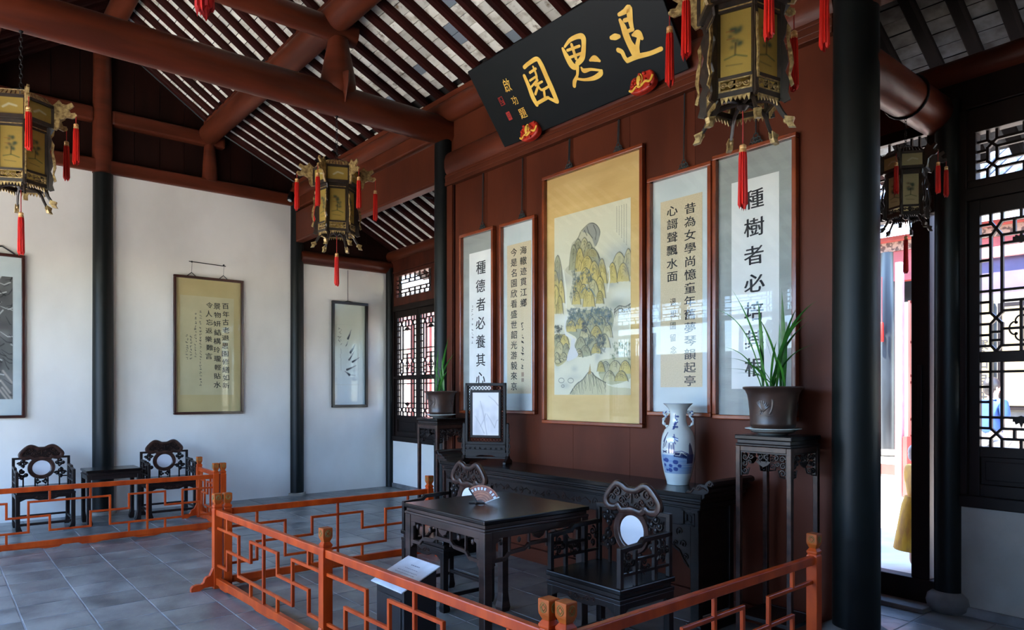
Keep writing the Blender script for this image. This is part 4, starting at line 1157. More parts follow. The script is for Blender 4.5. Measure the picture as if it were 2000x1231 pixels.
# ---------------- pots with orchids, each on a white dish
def dish(label, loc, s=1.0):
    t = MB().lathe([(.001, 0), (.085, 0), (.09, .004), (.12, .016), (.155, .032), (.168, .036), (.166, .04), (.12, .024), (.09, .01), (.001, .01)], 48).build('saucer', 'porcelain', None, smooth=True, loc=loc)
    t.scale = (s, s, s); tag(t, label, 'saucer'); return t
def pot_plant(label, loc, s, leaves, seed):
    random.seed(seed)
    t = thing('potted_orchid', label, 'plant', loc); t.scale = (s, s, s)
    z = .0
    prof = [(.001, .0), (.118, .0), (.128, .006), (.13, .02), (.122, .028), (.126, .034), (.133, .045), (.137, .055), (.134, .063), (.138, .12), (.143, .18), (.152, .235), (.165, .262), (.176, .27), (.18, .276), (.178, .284), (.165, .286), (.158, .27), (.15, .24), (.001, .235)]
    MB().lathe(prof, 56).build('pot', 'clay', t, smooth=True)
    MB().lathe([(.001, .24), (.151, .242), (.151, .246), (.001, .262)], 24).build('soil', 'soil', t, smooth=True)
    # raised flower relief around the pot
    m = MB()
    for base in (-PI / 2 + .18, -PI / 2 + PI / 2 + .6, PI / 2, PI):
        def on(a, zz): r = .1415 + (zz - .12) * .09; return (r * math.cos(base + a), r * math.sin(base + a), zz)
        R_ = lambda a, zz, h=.0: tuple(Vector(on(a, zz)) * 1.0 + Vector((math.cos(base + a), math.sin(base + a), 0)) * (-.006 + h))
        for k in range(8):      # plumes fanning out of one stem
            f = -1.0 + k * .27; P = [R_(.12 * t * math.sin(f) * 3.4 - .05, .135 + .085 * t * math.cos(f * .8) - .012 * t * t * k * .4) for t in (0, .35, .7, 1)]
            m.tube(crom(P, 3), [.006, .0075, .008, .008, .0075, .007, .006, .005, .004, .0025][:len(crom(P, 3))], 6)
        for k in range(6):
            a = k * PI / 3; P = [R_(-.16 + .03 * math.cos(a), .13 + .006 * math.sin(a)), R_(-.16 + .1 * math.cos(a), .13 + .015 * math.sin(a))]; m.tube(P, [.004, .006], 6)
        m.ball(R_(-.16, .13), .006, 4)
        m.tube(crom([R_(-.42, .115), R_(-.25, .105), R_(-.05, .112), R_(.15, .104), R_(.34, .114)], 4), .0045, 6)
        m.tube(crom([R_(.2, .12), R_(.3, .15), R_(.33, .19), R_(.3, .21)], 4), [.007] * 12 + [.003], 6)
    m.build('relief', 'clay_dark', t, smooth=True)['kind'] = 'stuff'
    for k, (bx, by, tx, ty, tz, w, arch) in enumerate(leaves):
        b = Vector((bx, by, .25)); e = Vector((tx, ty, tz))
        mid = (b + e) / 2 + Vector((-(tx - bx) * .25, -(ty - by) * .25, arch))
        n = 14; vs = []; fs = []
        side = Vector((-(e - b).y, (e - b).x, 0)); side = side.normalized() if side.length > .02 else Vector((1, 0, 0))
        side = (side + Vector((.9, .2, 0))).normalized()
        for i in range(n + 1):
            u = i / n; p = b * (1 - u) ** 2 + mid * 2 * u * (1 - u) + e * u * u
            ww = w * (math.sin(PI * min(1, u * .9 + .12)) ** .6) * (1 - u ** 5) * .5
            q = p + Vector((0, 0, ww * .5))
            vs += [tuple(q + side * ww), tuple(p), tuple(q - side * ww)]
        for i in range(n):
            fs += [(3 * i, 3 * i + 1, 3 * i + 4, 3 * i + 3), (3 * i + 1, 3 * i + 2, 3 * i + 5, 3 * i + 4)]
        MB().add(vs, fs).build('leaf', 'leaf', t, smooth=True)
    return t
dish('white porcelain saucer under the right orchid pot', (-2.33, 4.03, 1.291))
dish('white porcelain saucer under the left orchid pot', (-6.05, 4.06, 1.291), .95)
def tips(cx, cy, cz, s, L): return [(random.uniform(-.07, .07), random.uniform(-.05, .05), (x - cx) / s, (y - cy) / s, (z - cz) / s, w, a) for x, y, z, w, a in L]
random.seed(4)
P0 = (-2.33, 4.03, 1.302)
LV = [(-2.72, 3.95, 2.10, .02, .22), (-2.557, 3.92, 2.217, .026, .05), (-2.356, 3.9, 2.121, .024, .1), (-2.244, 3.98, 2.188, .028, .04), (-2.178, 4.05, 2.079, .024, .08), (-2.03, 4.0, 2.09, .026, .16),
      (-2.583, 3.85, 1.84, .016, .12), (-2.568, 3.87, 1.771, .016, .1), (-2.391, 3.95, 2.035, .022, .05), (-2.45, 4.1, 1.95, .02, .05), (-2.12, 4.08, 1.98, .02, .1), (-2.3, 4.05, 2.0, .024, .04),
      (-2.62, 3.9, 1.7, .013, .09), (-2.5, 3.85, 1.67, .012, .08), (-2.2, 3.85, 1.86, .014, .08), (-2.4, 3.8, 1.72, .014, .1), (-2.25, 3.9, 1.78, .016, .07), (-2.08, 4.1, 1.84, .014, .12), (-2.35, 4.1, 1.84, .02, .03), (-2.22, 4.0, 1.9, .022, .03), (-2.05, 3.95, 2.0, .02, .18), (-2.48, 4.0, 1.74, .014, .06)]
pot_plant('large orchid with long arching leaves in the brown pot on the right stand', P0, 1.0, tips(*P0, 1.0, LV), 3)
P1 = (-6.05, 4.06, 1.3)
LV = [(-6.25, 4.0, 2.12, .026, .06), (-6.22, 4.02, 2.0, .024, .05), (-6.1, 4.0, 2.13, .022, .05), (-5.78, 3.98, 2.11, .026, .08), (-5.86, 4.1, 1.95, .024, .05), (-5.95, 4.0, 1.9, .02, .03), (-6.0, 4.0, 1.82, .026, .03),
      (-6.2, 3.95, 1.78, .018, .06), (-6.15, 3.95, 1.72, .018, .05), (-6.08, 3.95, 1.86, .02, .04), (-5.9, 4.05, 1.78, .022, .04), (-6.23, 4.0, 1.7, .014, .06), (-5.92, 3.95, 2.02, .02, .05), (-6.12, 4.0, 1.98, .022, .04), (-6.05, 4.05, 1.7, .018, .02)]
pot_plant('smaller orchid with upright leaves in the brown pot on the left stand', P1, .93, tips(*P1, .93, LV), 6)

# ---------------- blue and white vase
t = thing('vase', 'blue and white porcelain vase with landscape painting on the altar table', 'vase', (-3.085, 4.08, .903), math.radians(37))
prof = [(.075, 0), (.078, .004), (.081, .022), (.0975, .08), (.108, .135), (.1165, .19), (.1195, .245), (.118, .295), (.112, .34), (.1, .375), (.082, .398), (.067, .415), (.059, .44), (.056, .475), (.057, .505), (.066, .53), (.084, .552), (.1, .566), (.105, .571)]
cv = Canvas(300, 240, srgb(212, 220, 216))
B1, B2, B3 = srgb(40, 62, 128), srgb(96, 136, 184), srgb(26, 36, 84)
V = lambda z: 1 - z / .571
def U(px): return .5 + (px - 350) / 1250.0       # front of the vase is u = .5
def Q(x, y): return (U(x), (y - 95) / 995.0)
for i in range(60):   # pale blue water wash
    cv.line([Q(130, 720 + i * 3.7), Q(560, 716 + i * 3.8 + random.uniform(-6, 6))], 3, B2, random.uniform(.15, .6), 3)
cv.line([Q(-400, 760), Q(130, 740)], 22, B2, .5, 20); cv.line([Q(560, 760), Q(1000, 740)], 22, B2, .5, 20)
for x, y, r in ((320, 800, 24), (370, 845, 18), (320, 885, 22), (195, 900, 14), (165, 840, 16), (255, 845, 18), (245, 900, 22), (200, 780, 24), (160, 780, 14), (720, 800, 22), (860, 830, 18), (-20, 820, 20)):
    cv.line([Q(x - r * .3, y), Q(x + r * .3, y + 3)], r / 1.9, B1, .9, 1.5)
cv.poly([Q(480, 600), Q(495, 565), Q(515, 600), Q(560, 720), Q(560, 820), Q(460, 820), Q(455, 760), Q(300, 735), Q(300, 712), Q(400, 690), Q(480, 700)], B3, .9)
cv.poly([Q(315, 675), Q(380, 680), Q(372, 725), Q(312, 722)], B3, .95); cv.line([Q(318, 680), Q(376, 684), Q(370, 722), Q(316, 718)], 1.3, srgb(212, 220, 216), 1)
cv.poly([Q(400, 690), Q(455, 715), Q(455, 750), Q(402, 735)], B3, .95); cv.line([Q(404, 695), Q(455, 725)], 1.3, srgb(212, 220, 216), 1)
cv.line([Q(300, 678), Q(390, 668), Q(470, 700)], 2, B1, 1)
for a, b in (((150, 640), (190, 480)), ((158, 600), (175, 520)), ((150, 560), (205, 450)), ((180, 620), (205, 550)), ((145, 670), (205, 690)), ((148, 690), (210, 670))): cv.line([Q(*a), Q(*b)], 3.4, B3, .9, 1)
for a, b, w in (((245, 580), (240, 690), 6), ((260, 560), (290, 560), 5), ((295, 570), (300, 690), 7), ((270, 600), (275, 690), 4), ((300, 470), (310, 530), 4), ((290, 500), (345, 520), 5), ((320, 530), (345, 545), 5), ((300, 540), (320, 580), 4), ((210, 560), (215, 640), 2)): cv.line([Q(*a), Q(*b)], w * .8, B1, .9, 1)
for a, b, w in (((285, 235), (280, 400), 8), ((305, 255), (360, 257), 7), ((300, 290), (325, 300), 8), ((300, 330), (345, 322), 5), ((260, 380), (340, 382), 8), ((265, 350), (310, 345), 8), ((290, 400), (260, 405), 4)): cv.line([Q(*a), Q(*b)], w * .8, B1, .92, 1)
for x in (700, 780, 860, 940, 0, 60): cv.line([Q(x, 700), Q(x + 12, 500), Q(x + 40, 430)], (6, 3), B1, .8, 1); cv.blob(*Q(x + 30, 450), .02, .02, B1, .8)
cv.line([(0, .005), (1, .005)], 2, B2, .5)
pr = crom(prof, 6); zz = np.array([p[1] for p in pr]); rr = np.array([p[0] for p in pr])
def vf(Uu, Vv):
    z = (1 - Vv) * .571; r = np.interp(z, zz, rr); a = 2 * PI * Uu + PI / 2
    return r * np.cos(a), r * np.sin(a), z
o = bpy.data.objects.new('vase_body', grid_mesh('vase_body', cv, vf, 'glaze')); COL.objects.link(o); o.parent = t
MB().lathe([(.104, .5705), (.098, .566), (.08, .548), (.062, .528), (.052, .505), (.05, .46), (.001, .45)], 48).build('inner_lip', 'porcelain', t, smooth=True)
MB().lathe([(.001, .0), (.0745, .0), (.0752, .002), (.001, .003)], 40).build('foot_ring', 'porcelain', t, smooth=True)
M['bluewhite'] = mat('blue_white_glaze', srgb(214, 222, 220), srgb(52, 74, 140), rough=.15, scale=(60, 60, 60), lo=.5, hi=.58, coat=.5)
for s in (-1, 1):
    m = MB(); P = crom([(s * .056, 0, .505), (s * .088, 0, .515), (s * .098, 0, .495), (s * .084, 0, .478), (s * .098, 0, .46), (s * .102, 0, .435), (s * .086, 0, .415), (s * .074, 0, .405)], 5)
    m.tube(P, [.009 + .003 * math.sin(i) for i in range(len(P))], 8); m.tube(spiral(s * .082, .497, .014, 1, 0, s, 10), .006, 6)
    m.build('handle', 'bluewhite', t, smooth=True)

# ---------------- marble table screen
t = thing('table_screen', 'small black framed marble screen standing on the left of the altar table', 'screen', (-5.12, 3.93, .903), math.radians(33))
z0, z1, w = .17, .735, .197
MB().box(-w, -.014, z1 - .028, w, .014, z1).box(-w, -.014, z0, w, .014, z0 + .028).box(-w, -.014, z0, -w + .026, .014, z1).box(w - .026, -.014, z0, w, .014, z1).build('outer_frame', 'black_wood', t, bevel=.004)
MB().box(-.148, -.012, z1 - .088, .148, .012, z1 - .064).box(-.148, -.012, z0 + .062, .148, .012, z0 + .086).box(-.148, -.012, z0 + .07, -.126, .012, z1 - .07).box(.126, -.012, z0 + .07, .148, .012, z1 - .07).build('inner_frame', 'black_wood', t, bevel=.004)
m = MB()
def dia(xa, xb, za, zb, n, horiz):
    for i in range(n):
        for q in (0, 1):
            if horiz: a = xa + (xb - xa) * i / n; b = xa + (xb - xa) * (i + 1) / n; m.tube([(a, 0, za if q else zb), (b, 0, zb if q else za)], .0028, 4)
            else: a = za + (zb - za) * i / n; b = za + (zb - za) * (i + 1) / n; m.tube([(xa if q else xb, 0, a), (xb if q else xa, 0, b)], .0028, 4)
dia(-.17, .17, z1 - .064, z1 - .028, 11, True); dia(-.17, -.148, z0 + .03, z1 - .03, 20, False); dia(.148, .17, z0 + .03, z1 - .03, 20, False); dia(-.17, .17, z0 + .028, z0 + .062, 11, True)
m.build('pierced_border', 'black_wood', t)
cv = Canvas(120, 190, srgb(222, 222, 224))
for k in range(26):
    x = random.uniform(.1, .9); cv.blob(x, random.uniform(.3, 1), random.uniform(.03, .16), random.uniform(.05, .2), srgb(184, 186, 194), .35)
for P in (((.3, .2), (.42, .5), (.55, .98)), ((.55, .5), (.7, .65), (.85, .82)), ((.85, .82), (.92, .66), (.97, .64)), ((.1, .55), (.3, .75), (.45, .95)), ((.62, .08), (.85, .2), (.98, .3)), ((.3, .8), (.45, .62), (.5, .5))):
    cv.line(P, (2, 5), srgb(150, 152, 160), .5, 4); cv.line(P, 1.2, srgb(120, 122, 130), .4, 1.5)
sheet('marble_panel', cv, -.126, .126, z0 + .086, z1 - .088, -.008, t, 'glaze')
MB().box(-.127, -.006, z0 + .08, .127, .006, z1 - .08).build('back_panel', 'ebony', t)
m = MB().box(-w + .004, -.02, .1, w - .004, .02, .125).box(-w + .004, -.016, .15, w - .004, .016, .17).box(-w + .01, -.008, .1, w - .01, .008, .16).box(-w, -.02, .045, w, .02, .06)
m.prism([(-w, .1), (w, .1), (w, .06), (.1, .06), (.06, .075), (-.06, .075), (-.1, .06), (-w, .06)], -.01, .01)
for i in range(7): scroll(m, -.15 + i * .05, .135, .012, -.012, i, 1, .003)
m.build('base_rail', 'black_wood', t, bevel=.002, seg=1)
for s in (-1, 1):
    f = MB().prism([(-.1, 0), (.1, 0), (.1, .02), (.075, .035), (.04, .045), (.025, .07), (-.025, .07), (-.04, .045), (-.075, .035), (-.1, .02)], s * (w + .012) - .014, s * (w + .012) + .014, 'yz').build('foot', 'ebony', t, bevel=.003)
    m = MB().box(s * (w + .014) - .01, -.012, .06, s * (w + .014) + .01, .012, .36)
    m.ball((s * (w + .014), 0, .36), .013, 5)
    k = MB()
    for zc, r in ((.11, .024), (.16, .026), (.215, .024), (.26, .018)):
        k.tube([(s * (w + .014) + r * math.cos(a) * .8, -.004, zc + r * math.sin(a)) for a in [i * 2 * PI / 14 for i in range(14)]], .0055, 6, closed=True)
    m.merge(k); m.build('scroll_post', 'black_wood', t, smooth=True)

# ---------------- little carved fan on the table
t = thing('fan', 'small carved wooden fan on a black stand on the square table', 'ornament', (-3.60, 2.72, .84), math.radians(42))
def arc(cx, cz, r0, r1, a0, a1, n=16): return [(cx + r1 * math.cos(a0 + (a1 - a0) * i / n), cz + r1 * math.sin(a0 + (a1 - a0) * i / n)) for i in range(n + 1)] + [(cx + r0 * math.cos(a1 - (a1 - a0) * i / n), cz + r0 * math.sin(a1 - (a1 - a0) * i / n)) for i in range(n + 1)]
A0, A1 = math.radians(22), math.radians(128)
tilt = Matrix.Translation((0, 0, .012)) @ Matrix.Rotation(-.25, 4, 'X')
for r0, r1, mm in ((.118, .126, 'fanwood'), (.084, .09, 'fanwood'), (.066, .08, 'fanwood'), (.05, .061, 'fanwood'), (.036, .046, 'fanwood')):
    MB(tilt).prism(arc(0, -.02, r0, r1, A0, A1), -.002, .002).build('rib_band', mm, t)
MB(tilt).prism(arc(0, -.02, .03, .124, A0, A1), .002, .003).build('fan_leaf', 'rosewood', t)
k = MB(tilt)
for i in range(9):
    if i == 5: continue
    a = A1 - (A1 - A0) * (i + .5) / 9
    k.prism(arc(0, -.02, .094, .112, a - .06, a + .06, 3), -.002, .002)
k.build('white_inlay', 'paper_white', t)
MB().box(-.075, -.012, 0, .03, .012, .008).box(-.03, -.03, 0, -.018, .03, .008).build('stand', 'ebony', t, bevel=.002)
MB(tilt).prism([(.018, -.01), (.024, -.012), (.122, .028), (.12, .034)], -.004, .004).build('guard_stick', 'paper_white', t)
MB(tilt).prism([(-.02, -.01), (-.013, -.01), (-.075, .085), (-.083, .08)], -.004, .004).build('guard_stick', 'ebony', t)

# ---------------- sloping information stand
t = thing('sign_stand', 'black lectern box with sloping white information plate behind the barrier', 'sign', (0, 0, 0))
xa, xb = -3.6, -3.262
MB().prism([(1.965, 0), (2.175, 0), (2.175, .565), (1.965, .477)], xa + .02, xb - .02, 'yz').build('box', 'blackbox', t, bevel=.004)
MB().prism([(1.965 - .006, .03), (1.965, .03), (1.965, .43), (1.965 - .006, .43)], xa + .045, xb - .045, 'yz').build('front_panel', 'blackbox', t, bevel=.003)
MB().prism([(1.94, .475), (2.19, .58), (2.187, .588), (1.937, .483)], xa, xb, 'yz').build('white_plate', 'sign', t, bevel=.004)
m = MB(Matrix.Translation((0, 1.94, .4845)) @ Matrix.Rotation(math.atan2(.105, .25), 4, 'X'))
xm = (xa + xb) / 2
for r, (y, w) in enumerate(((.2, .08), (.17, .12), (.145, .2), (.125, .2), (.105, .2), (.085, .16), (.06, .19), (.045, .12))):
    x = xm - w / 2
    while x < xm + w / 2:
        l = random.uniform(.008, .02); m.box(x, y, .0004, x + l, y + (.008 if r == 0 else .0035), .0009); x += l + .005
m.build('print_lines', 'signtext', t)['kind'] = 'stuff'
# ------------------------------------------------------------------ framed pictures
def picture(label, loc, rz, W, H, rim, fm, name='framed_scroll', glass='glass', depth=.045):
    """origin at the bottom centre; faces -y; mount shown inside rim"""
    t = thing(name, label, 'picture', loc, rz)
    m = MB()
    for (x0, z0, x1, z1) in ((-W / 2, H - rim, W / 2, H), (-W / 2, 0, W / 2, rim), (-W / 2, rim, -W / 2 + rim, H - rim), (W / 2 - rim, rim, W / 2, H - rim)):
        m.box(x0, -depth, z0, x1, 0, z1)
    m.build('frame', fm, t, bevel=.006)
    if glass: MB().add([(-W / 2 + rim, -depth * .62, rim), (W / 2 - rim, -depth * .62, rim), (W / 2 - rim, -depth * .62, H - rim), (-W / 2 + rim, -depth * .62, H - rim)], [(0, 1, 2, 3)]).build('glass_pane', glass, t, recalc=False)
    return t
def rect(name, x0, z0, x1, z1, y, m, parent): return MB().box(x0, y, z0, x1, y + .002, z1).build(name, m, parent)
def hanger(t, x, z0, z1, double=False, y=-.02, m='cord'):
    k = MB()
    for dx in ((-.006, .006) if double else (0,)): k.tube([(x + dx, y + .012, z1), (x + dx, y, z0 + .07)], .0042 if double else .0055, 6)
    for dx, dz, r in ((0, .06, .017), (-.02, .035, .015), (.02, .035, .015), (0, .03, .018), (-.034, .01, .013), (.034, .01, .013), (-.013, .01, .014), (.013, .01, .014)):
        k.tube([(x + dx + r * math.cos(a), y, z0 + dz + r * math.sin(a)) for a in [i * 2 * PI / 10 for i in range(10)]], .0045, 5, closed=True)
    k.build('hanging_cord', m, t, smooth=True)
def wall_pic(label, x0, x1, z0, z1, **k):
    return picture(label, ((x0 + x1) / 2, YB - .004, z0), 0, x1 - x0, z1 - z0, .031, 'rosewood', **k), (x0 + x1) / 2, z0
YP, YI = -.008, -.0095
# 1 white couplet on the left
t, cx, cz = wall_pic('narrow framed white calligraphy partly behind the marble table screen', -6.0, -5.43, 1.335, 3.185)
rect('mount', -.262, .024, .262, 1.828, -.006, 'silver_silk', t)
rect('paper', -5.865 - cx, .18, -5.49 - cx, 1.64, YP, 'paper_white', t)
m = MB(); column(m, '種德者必養其心', -5.67 - cx, 2.812 - cz, 1.693 - cz, YI, .165, .142, .014, .03); m.build('calligraphy', 'ink', t, recalc=False)
m = MB(); scrawl(m, -5.81 - cx, 2.43 - cz, 2.06 - cz, 9, YI, .034, .1); m.build('signature', 'ink_pale', t, recalc=False)
hanger(t, -5.627 - cx, 1.85, 2.52)
# 2 tan couplet
t, cx, cz = wall_pic('narrow framed tan calligraphy, second from the left on the screen wall', -5.335, -4.815, 1.35, 3.175)
rect('mount', -.236, .024, .236, 1.8, -.006, 'pale_silk', t)
rect('paper', -5.25 - cx, 1.54 - cz, -4.9 - cx, 2.96 - cz, YP, 'tan_paper', t)
m = MB(); column(m, '海轍迹貫江鄉', -5.005 - cx, 2.883 - cz, 2.39 - cz, YI, .098, .082, .014, .02)
column(m, '今是名園欣看盛世韶光游毅來京', -5.145 - cx, 2.883 - cz, 1.61 - cz, YI, .098, .082, .014, .02); m.build('calligraphy', 'ink', t, recalc=False)
m = MB(); scrawl(m, -5.02 - cx, 2.185 - cz, 1.79 - cz, 8, YI, .05, .1); m.build('signature', 'ink', t, recalc=False)
m = MB().box(-5.035 - cx, YI, 1.70 - cz, -5.0 - cx, YI + .0003, 1.74 - cz).box(-5.035 - cx, YI, 1.65 - cz, -5.0 - cx, YI + .0003, 1.685 - cz); m.build('seal', 'seal_dim', t)
hanger(t, -5.017 - cx, 1.825, 2.52)
# 4 tan couplet right
t, cx, cz = wall_pic('narrow framed tan calligraphy behind the blue and white vase', -3.51, -2.935, 1.375, 3.19)
rect('mount', -.262, .024, .262, 1.79, -.006, 'pale_silk', t)
rect('paper', -3.405 - cx, 1.59 - cz, -3.03 - cx, 2.995 - cz, YP, 'tan_paper', t)
m = MB(); column(m, '昔為女學尚憶童年舊夢琴韻起亭', -3.135 - cx, 2.898 - cz, 1.637 - cz, YI, .108, .083, .014, .02)
column(m, '心謌聲飄水面', -3.295 - cx, 2.91 - cz, 2.417 - cz, YI, .104, .083, .014, .02); m.build('calligraphy', 'ink', t, recalc=False)
m = MB(); column(m, '退思園留念', -3.285 - cx, 2.227 - cz, 1.87 - cz, YI, .062, .06, 0, .05); m.build('signature', 'ink', t, recalc=False)
hanger(t, -3.183 - cx, 1.81, 2.47)
# 5 white couplet right
t, cx, cz = wall_pic('framed white calligraphy at the right end of the screen wall, behind the large orchid', -2.925, -2.3, 1.365, 3.215)
rect('mount', -.288, .024, .288, 1.826, -.006, 'silver_silk', t)
rect('paper', -2.79 - cx, 1.575 - cz, -2.435 - cx, 3.0 - cz, YP, 'paper_white', t)
m = MB(); column(m, '種樹者必培其根', -2.615 - cx, 2.856 - cz, 1.721 - cz, YI, .155, .135, .016, .03); m.build('calligraphy', 'ink', t, recalc=False)
hanger(t, -2.597 - cx, 1.85, 2.5)

# 3 central landscape
t, cx, cz = wall_pic('large framed mountain landscape painting in gold silk in the middle of the screen wall', -4.715, -3.555, 1.275, 3.485)
rect('mount', -.556, .024, .556, 2.186, -.006, 'gold_silk', t)
cv = Canvas(250, 440, srgb(216, 212, 186))
inkc = srgb(30, 34, 40); och = srgb(190, 166, 90); och2 = srgb(166, 150, 92); grey = srgb(150, 152, 148); teal = srgb(70, 96, 110); wht = srgb(222, 222, 208)
def up(x, y):
    u = (x - 118) / 838; yt = 420.5 - 29.5 * u; yb_ = 772 - 2 * u
    return (u, (400 + y / 5.595 - yt) / (yb_ - yt))
def lo(x, y): return up(x, y + 200 * 5.595)
def shapes(fn, pts, c, al=1): cv.poly([fn(*p) for p in crom(pts, 5, True)], c, al)
def contours(fn, ridge, foot, n, w=1.3, c=inkc, al=.8):
    """lines falling from a ridge polyline to a foot polyline, with fold marks"""
    R = crom(ridge, 8); F = crom(foot, 8)
    for i in range(n):
        s = (i + .5) / n; a = R[int(s * (len(R) - 1))]; b = F[int(s * (len(F) - 1))]
        k = random.uniform(.5, 1); P = []
        for q in range(6):
            f = q / 5 * k; P.append(fn(a[0] + (b[0] - a[0]) * f + random.uniform(-7, 7), a[1] + (b[1] - a[1]) * f))
        cv.line(P, (w * 1.3, w * .6), c, al * random.uniform(.35, 1), 1.1)
    cv.line([fn(*p) for p in R], w * 1.4, c, al, 1)
cv.blob(.1, .36, .2, .04, grey, .55); cv.blob(.55, .33, .22, .06, grey, .35); cv.blob(.8, .28, .1, .05, srgb(170, 178, 176), .7); cv.blob(.93, .27, .08, .05, srgb(164, 174, 174), .7)
def rock(fn, x, y, w, h, lean=0.0, c=None, n=5, dark=.8):
    """one fold of a mountain: filled arch with nested brush contours; x, y is the middle of its foot"""
    c = c or random.choice((srgb(200, 180, 106), srgb(184, 166, 98), srgb(188, 180, 136), srgb(160, 158, 124)))
    def arch(k):
        return [fn(x + (-w * .5 + w * t) * k + lean * math.sin(PI * t) * h * .3 + random.uniform(-2, 2), y - h * k * math.sin(PI * t) ** .62 + (1 - k) * -h * .0) for t in [i / 12 for i in range(13)]]
    A = arch(1.0)
    cv.poly(A, c, .92)
    cv.line([A[i] for i in range(6, 13)], 4, srgb(120, 120, 104), .35, 4)
    cv.line(A, (1.3, 2.0), inkc, dark, 1)
    for j in range(1, n):
        k = 1 - j * .17
        B = arch(k); m = random.randint(0, 5); cv.line(B[m:m + random.randint(4, 8)], (.8, 1.5), inkc, dark * random.uniform(.4, .9), 1)
    for j in range(int(w / 16)):
        t = random.uniform(.15, .85); px = x + (-w * .5 + w * t) * .9; top = y - h * .85 * math.sin(PI * t) ** .62
        cv.line([fn(px, top), fn(px + random.uniform(-8, 8), top + (y - top) * random.uniform(.3, .8))], (1.2, .6), inkc, dark * .6, 1)
for _ in range(40): cv.blob(random.random(), random.uniform(.35, 1), random.uniform(.03, .12), random.uniform(.015, .04), random.choice((srgb(176, 178, 162), srgb(206, 200, 172), srgb(160, 164, 154))), .5)
# back hills
for x, y, w, h in ((840, 830, 190, 300), (930, 800, 120, 300), (770, 860, 110, 220), (880, 850, 130, 200), (160, 900, 130, 370), (130, 1000, 120, 300), (200, 1060, 90, 260), (140, 1180, 120, 320), (185, 1180, 90, 200)): rock(up, x, y, w, h)
# main peak
shapes(up, [(540, 195), (600, 215), (640, 290), (620, 380), (590, 470), (620, 560), (700, 700), (720, 850), (600, 1060), (380, 1110), (300, 1000), (340, 800), (250, 700), (330, 600), (320, 430), (400, 340), (430, 270)], srgb(188, 184, 156), .95)
shapes(up, [(540, 195), (600, 215), (640, 290), (620, 380), (585, 450), (550, 350), (500, 300), (450, 280)], srgb(138, 140, 134), .85)
for P in ([(440, 275), (500, 215), (545, 196), (600, 218), (640, 290), (625, 380), (595, 450)], [(430, 290), (400, 350), (375, 410)], [(500, 230), (520, 300), (560, 360)], [(570, 220), (600, 300), (590, 380)], [(470, 270), (500, 330)]): cv.line([up(*p) for p in crom(P, 5)], 2, inkc, .75, 1.2)
for x, y, w, h in ((400, 560, 130, 200), (470, 560, 120, 210), (350, 700, 110, 280), (520, 600, 120, 200), (420, 720, 120, 260), (600, 720, 120, 200), (560, 620, 150, 150), (500, 700, 150, 150), (660, 860, 110, 270), (580, 860, 150, 250), (480, 860, 150, 180), (640, 1020, 120, 240), (400, 960, 120, 160), (560, 1010, 150, 200), (460, 1020, 120, 160), (380, 1080, 100, 150), (520, 1110, 140, 200), (640, 1080, 90, 140)): rock(up, x, y, w, h)
cv.line([up(*p) for p in crom([(435, 950), (480, 900), (520, 940), (545, 920), (590, 1000)], 5)], 3, srgb(70, 110, 130), .7, 2)
shapes(up, [(500, 480), (590, 500), (600, 570), (520, 560), (460, 580)], och2, .5)
cv.blob(.95, .36, .05, .05, grey, .5); cv.blob(.05, .33, .08, .03, srgb(120, 124, 122), .6); cv.blob(.62, .3, .07, .025, srgb(130, 136, 134), .5)
for a, b_, w in (((228, 700), (262, 1110), 4), ((735, 700), (722, 950), 4)): cv.line([up(*a), up((a[0] + b_[0]) / 2 + 12, (a[1] + b_[1]) / 2), up(*b_)], w, wht, .95, 2)
cv.blob(.15, .585, .17, .03, wht, .9); cv.blob(.9, .49, .14, .04, wht, .85); cv.blob(.35, .565, .25, .018, wht, .7); cv.blob(.83, .53, .12, .03, srgb(130, 138, 130), .6)
# tree belts
def trees(fn, x0, x1, y0, y1, n, c=teal, r=(3, 7)):
    for _ in range(n):
        x = random.uniform(x0, x1); y = random.uniform(y0, y1); u, v = fn(x, y)
        for _ in range(5): cv.blob(u + random.uniform(-.016, .016), v + random.uniform(-.006, .006), random.uniform(*r) / 900, random.uniform(*r) / 1300, c if random.random() < .7 else srgb(100, 112, 96), .7)
        if random.random() < .35: cv.line([(u, v), (u + random.uniform(-.01, .01), v + .022)], 1, inkc, .7, 1)
trees(up, 330, 570, 690, 840, 46, srgb(84, 98, 100)); trees(up, 300, 380, 840, 1000, 16, srgb(90, 100, 96))
shapes(lo, [(250, 160), (360, 60), (560, 20), (700, 20), (780, 80), (760, 260), (620, 480), (420, 540), (360, 420), (380, 330), (260, 250)], srgb(150, 152, 126), .95)
shapes(lo, [(110, 300), (230, 290), (300, 360), (290, 540), (180, 640), (125, 610), (110, 450)], srgb(180, 170, 118), .95)
trees(lo, 280, 760, 0, 120, 70)
for x, y, w, h in ((320, 260, 130, 120), (430, 230, 130, 120), (540, 220, 140, 130), (650, 230, 130, 130), (720, 330, 110, 160), (600, 330, 140, 130), (480, 330, 130, 120), (690, 440, 120, 150), (560, 430, 130, 120), (430, 440, 120, 120), (480, 520, 130, 110), (600, 500, 110, 110), (410, 540, 90, 90),
                   (150, 420, 110, 130), (240, 400, 110, 110), (180, 500, 120, 130), (260, 500, 90, 110), (150, 600, 100, 110), (230, 580, 100, 90)): rock(lo, x, y, w, h, n=4)
trees(lo, 280, 760, 20, 190, 110); trees(lo, 430, 500, 160, 260, 22, srgb(44, 58, 76)); trees(lo, 620, 700, 280, 500, 40, srgb(44, 58, 76)); trees(lo, 120, 210, 190, 330, 34, srgb(56, 62, 62)); trees(lo, 480, 620, 250, 420, 26, srgb(84, 96, 96))
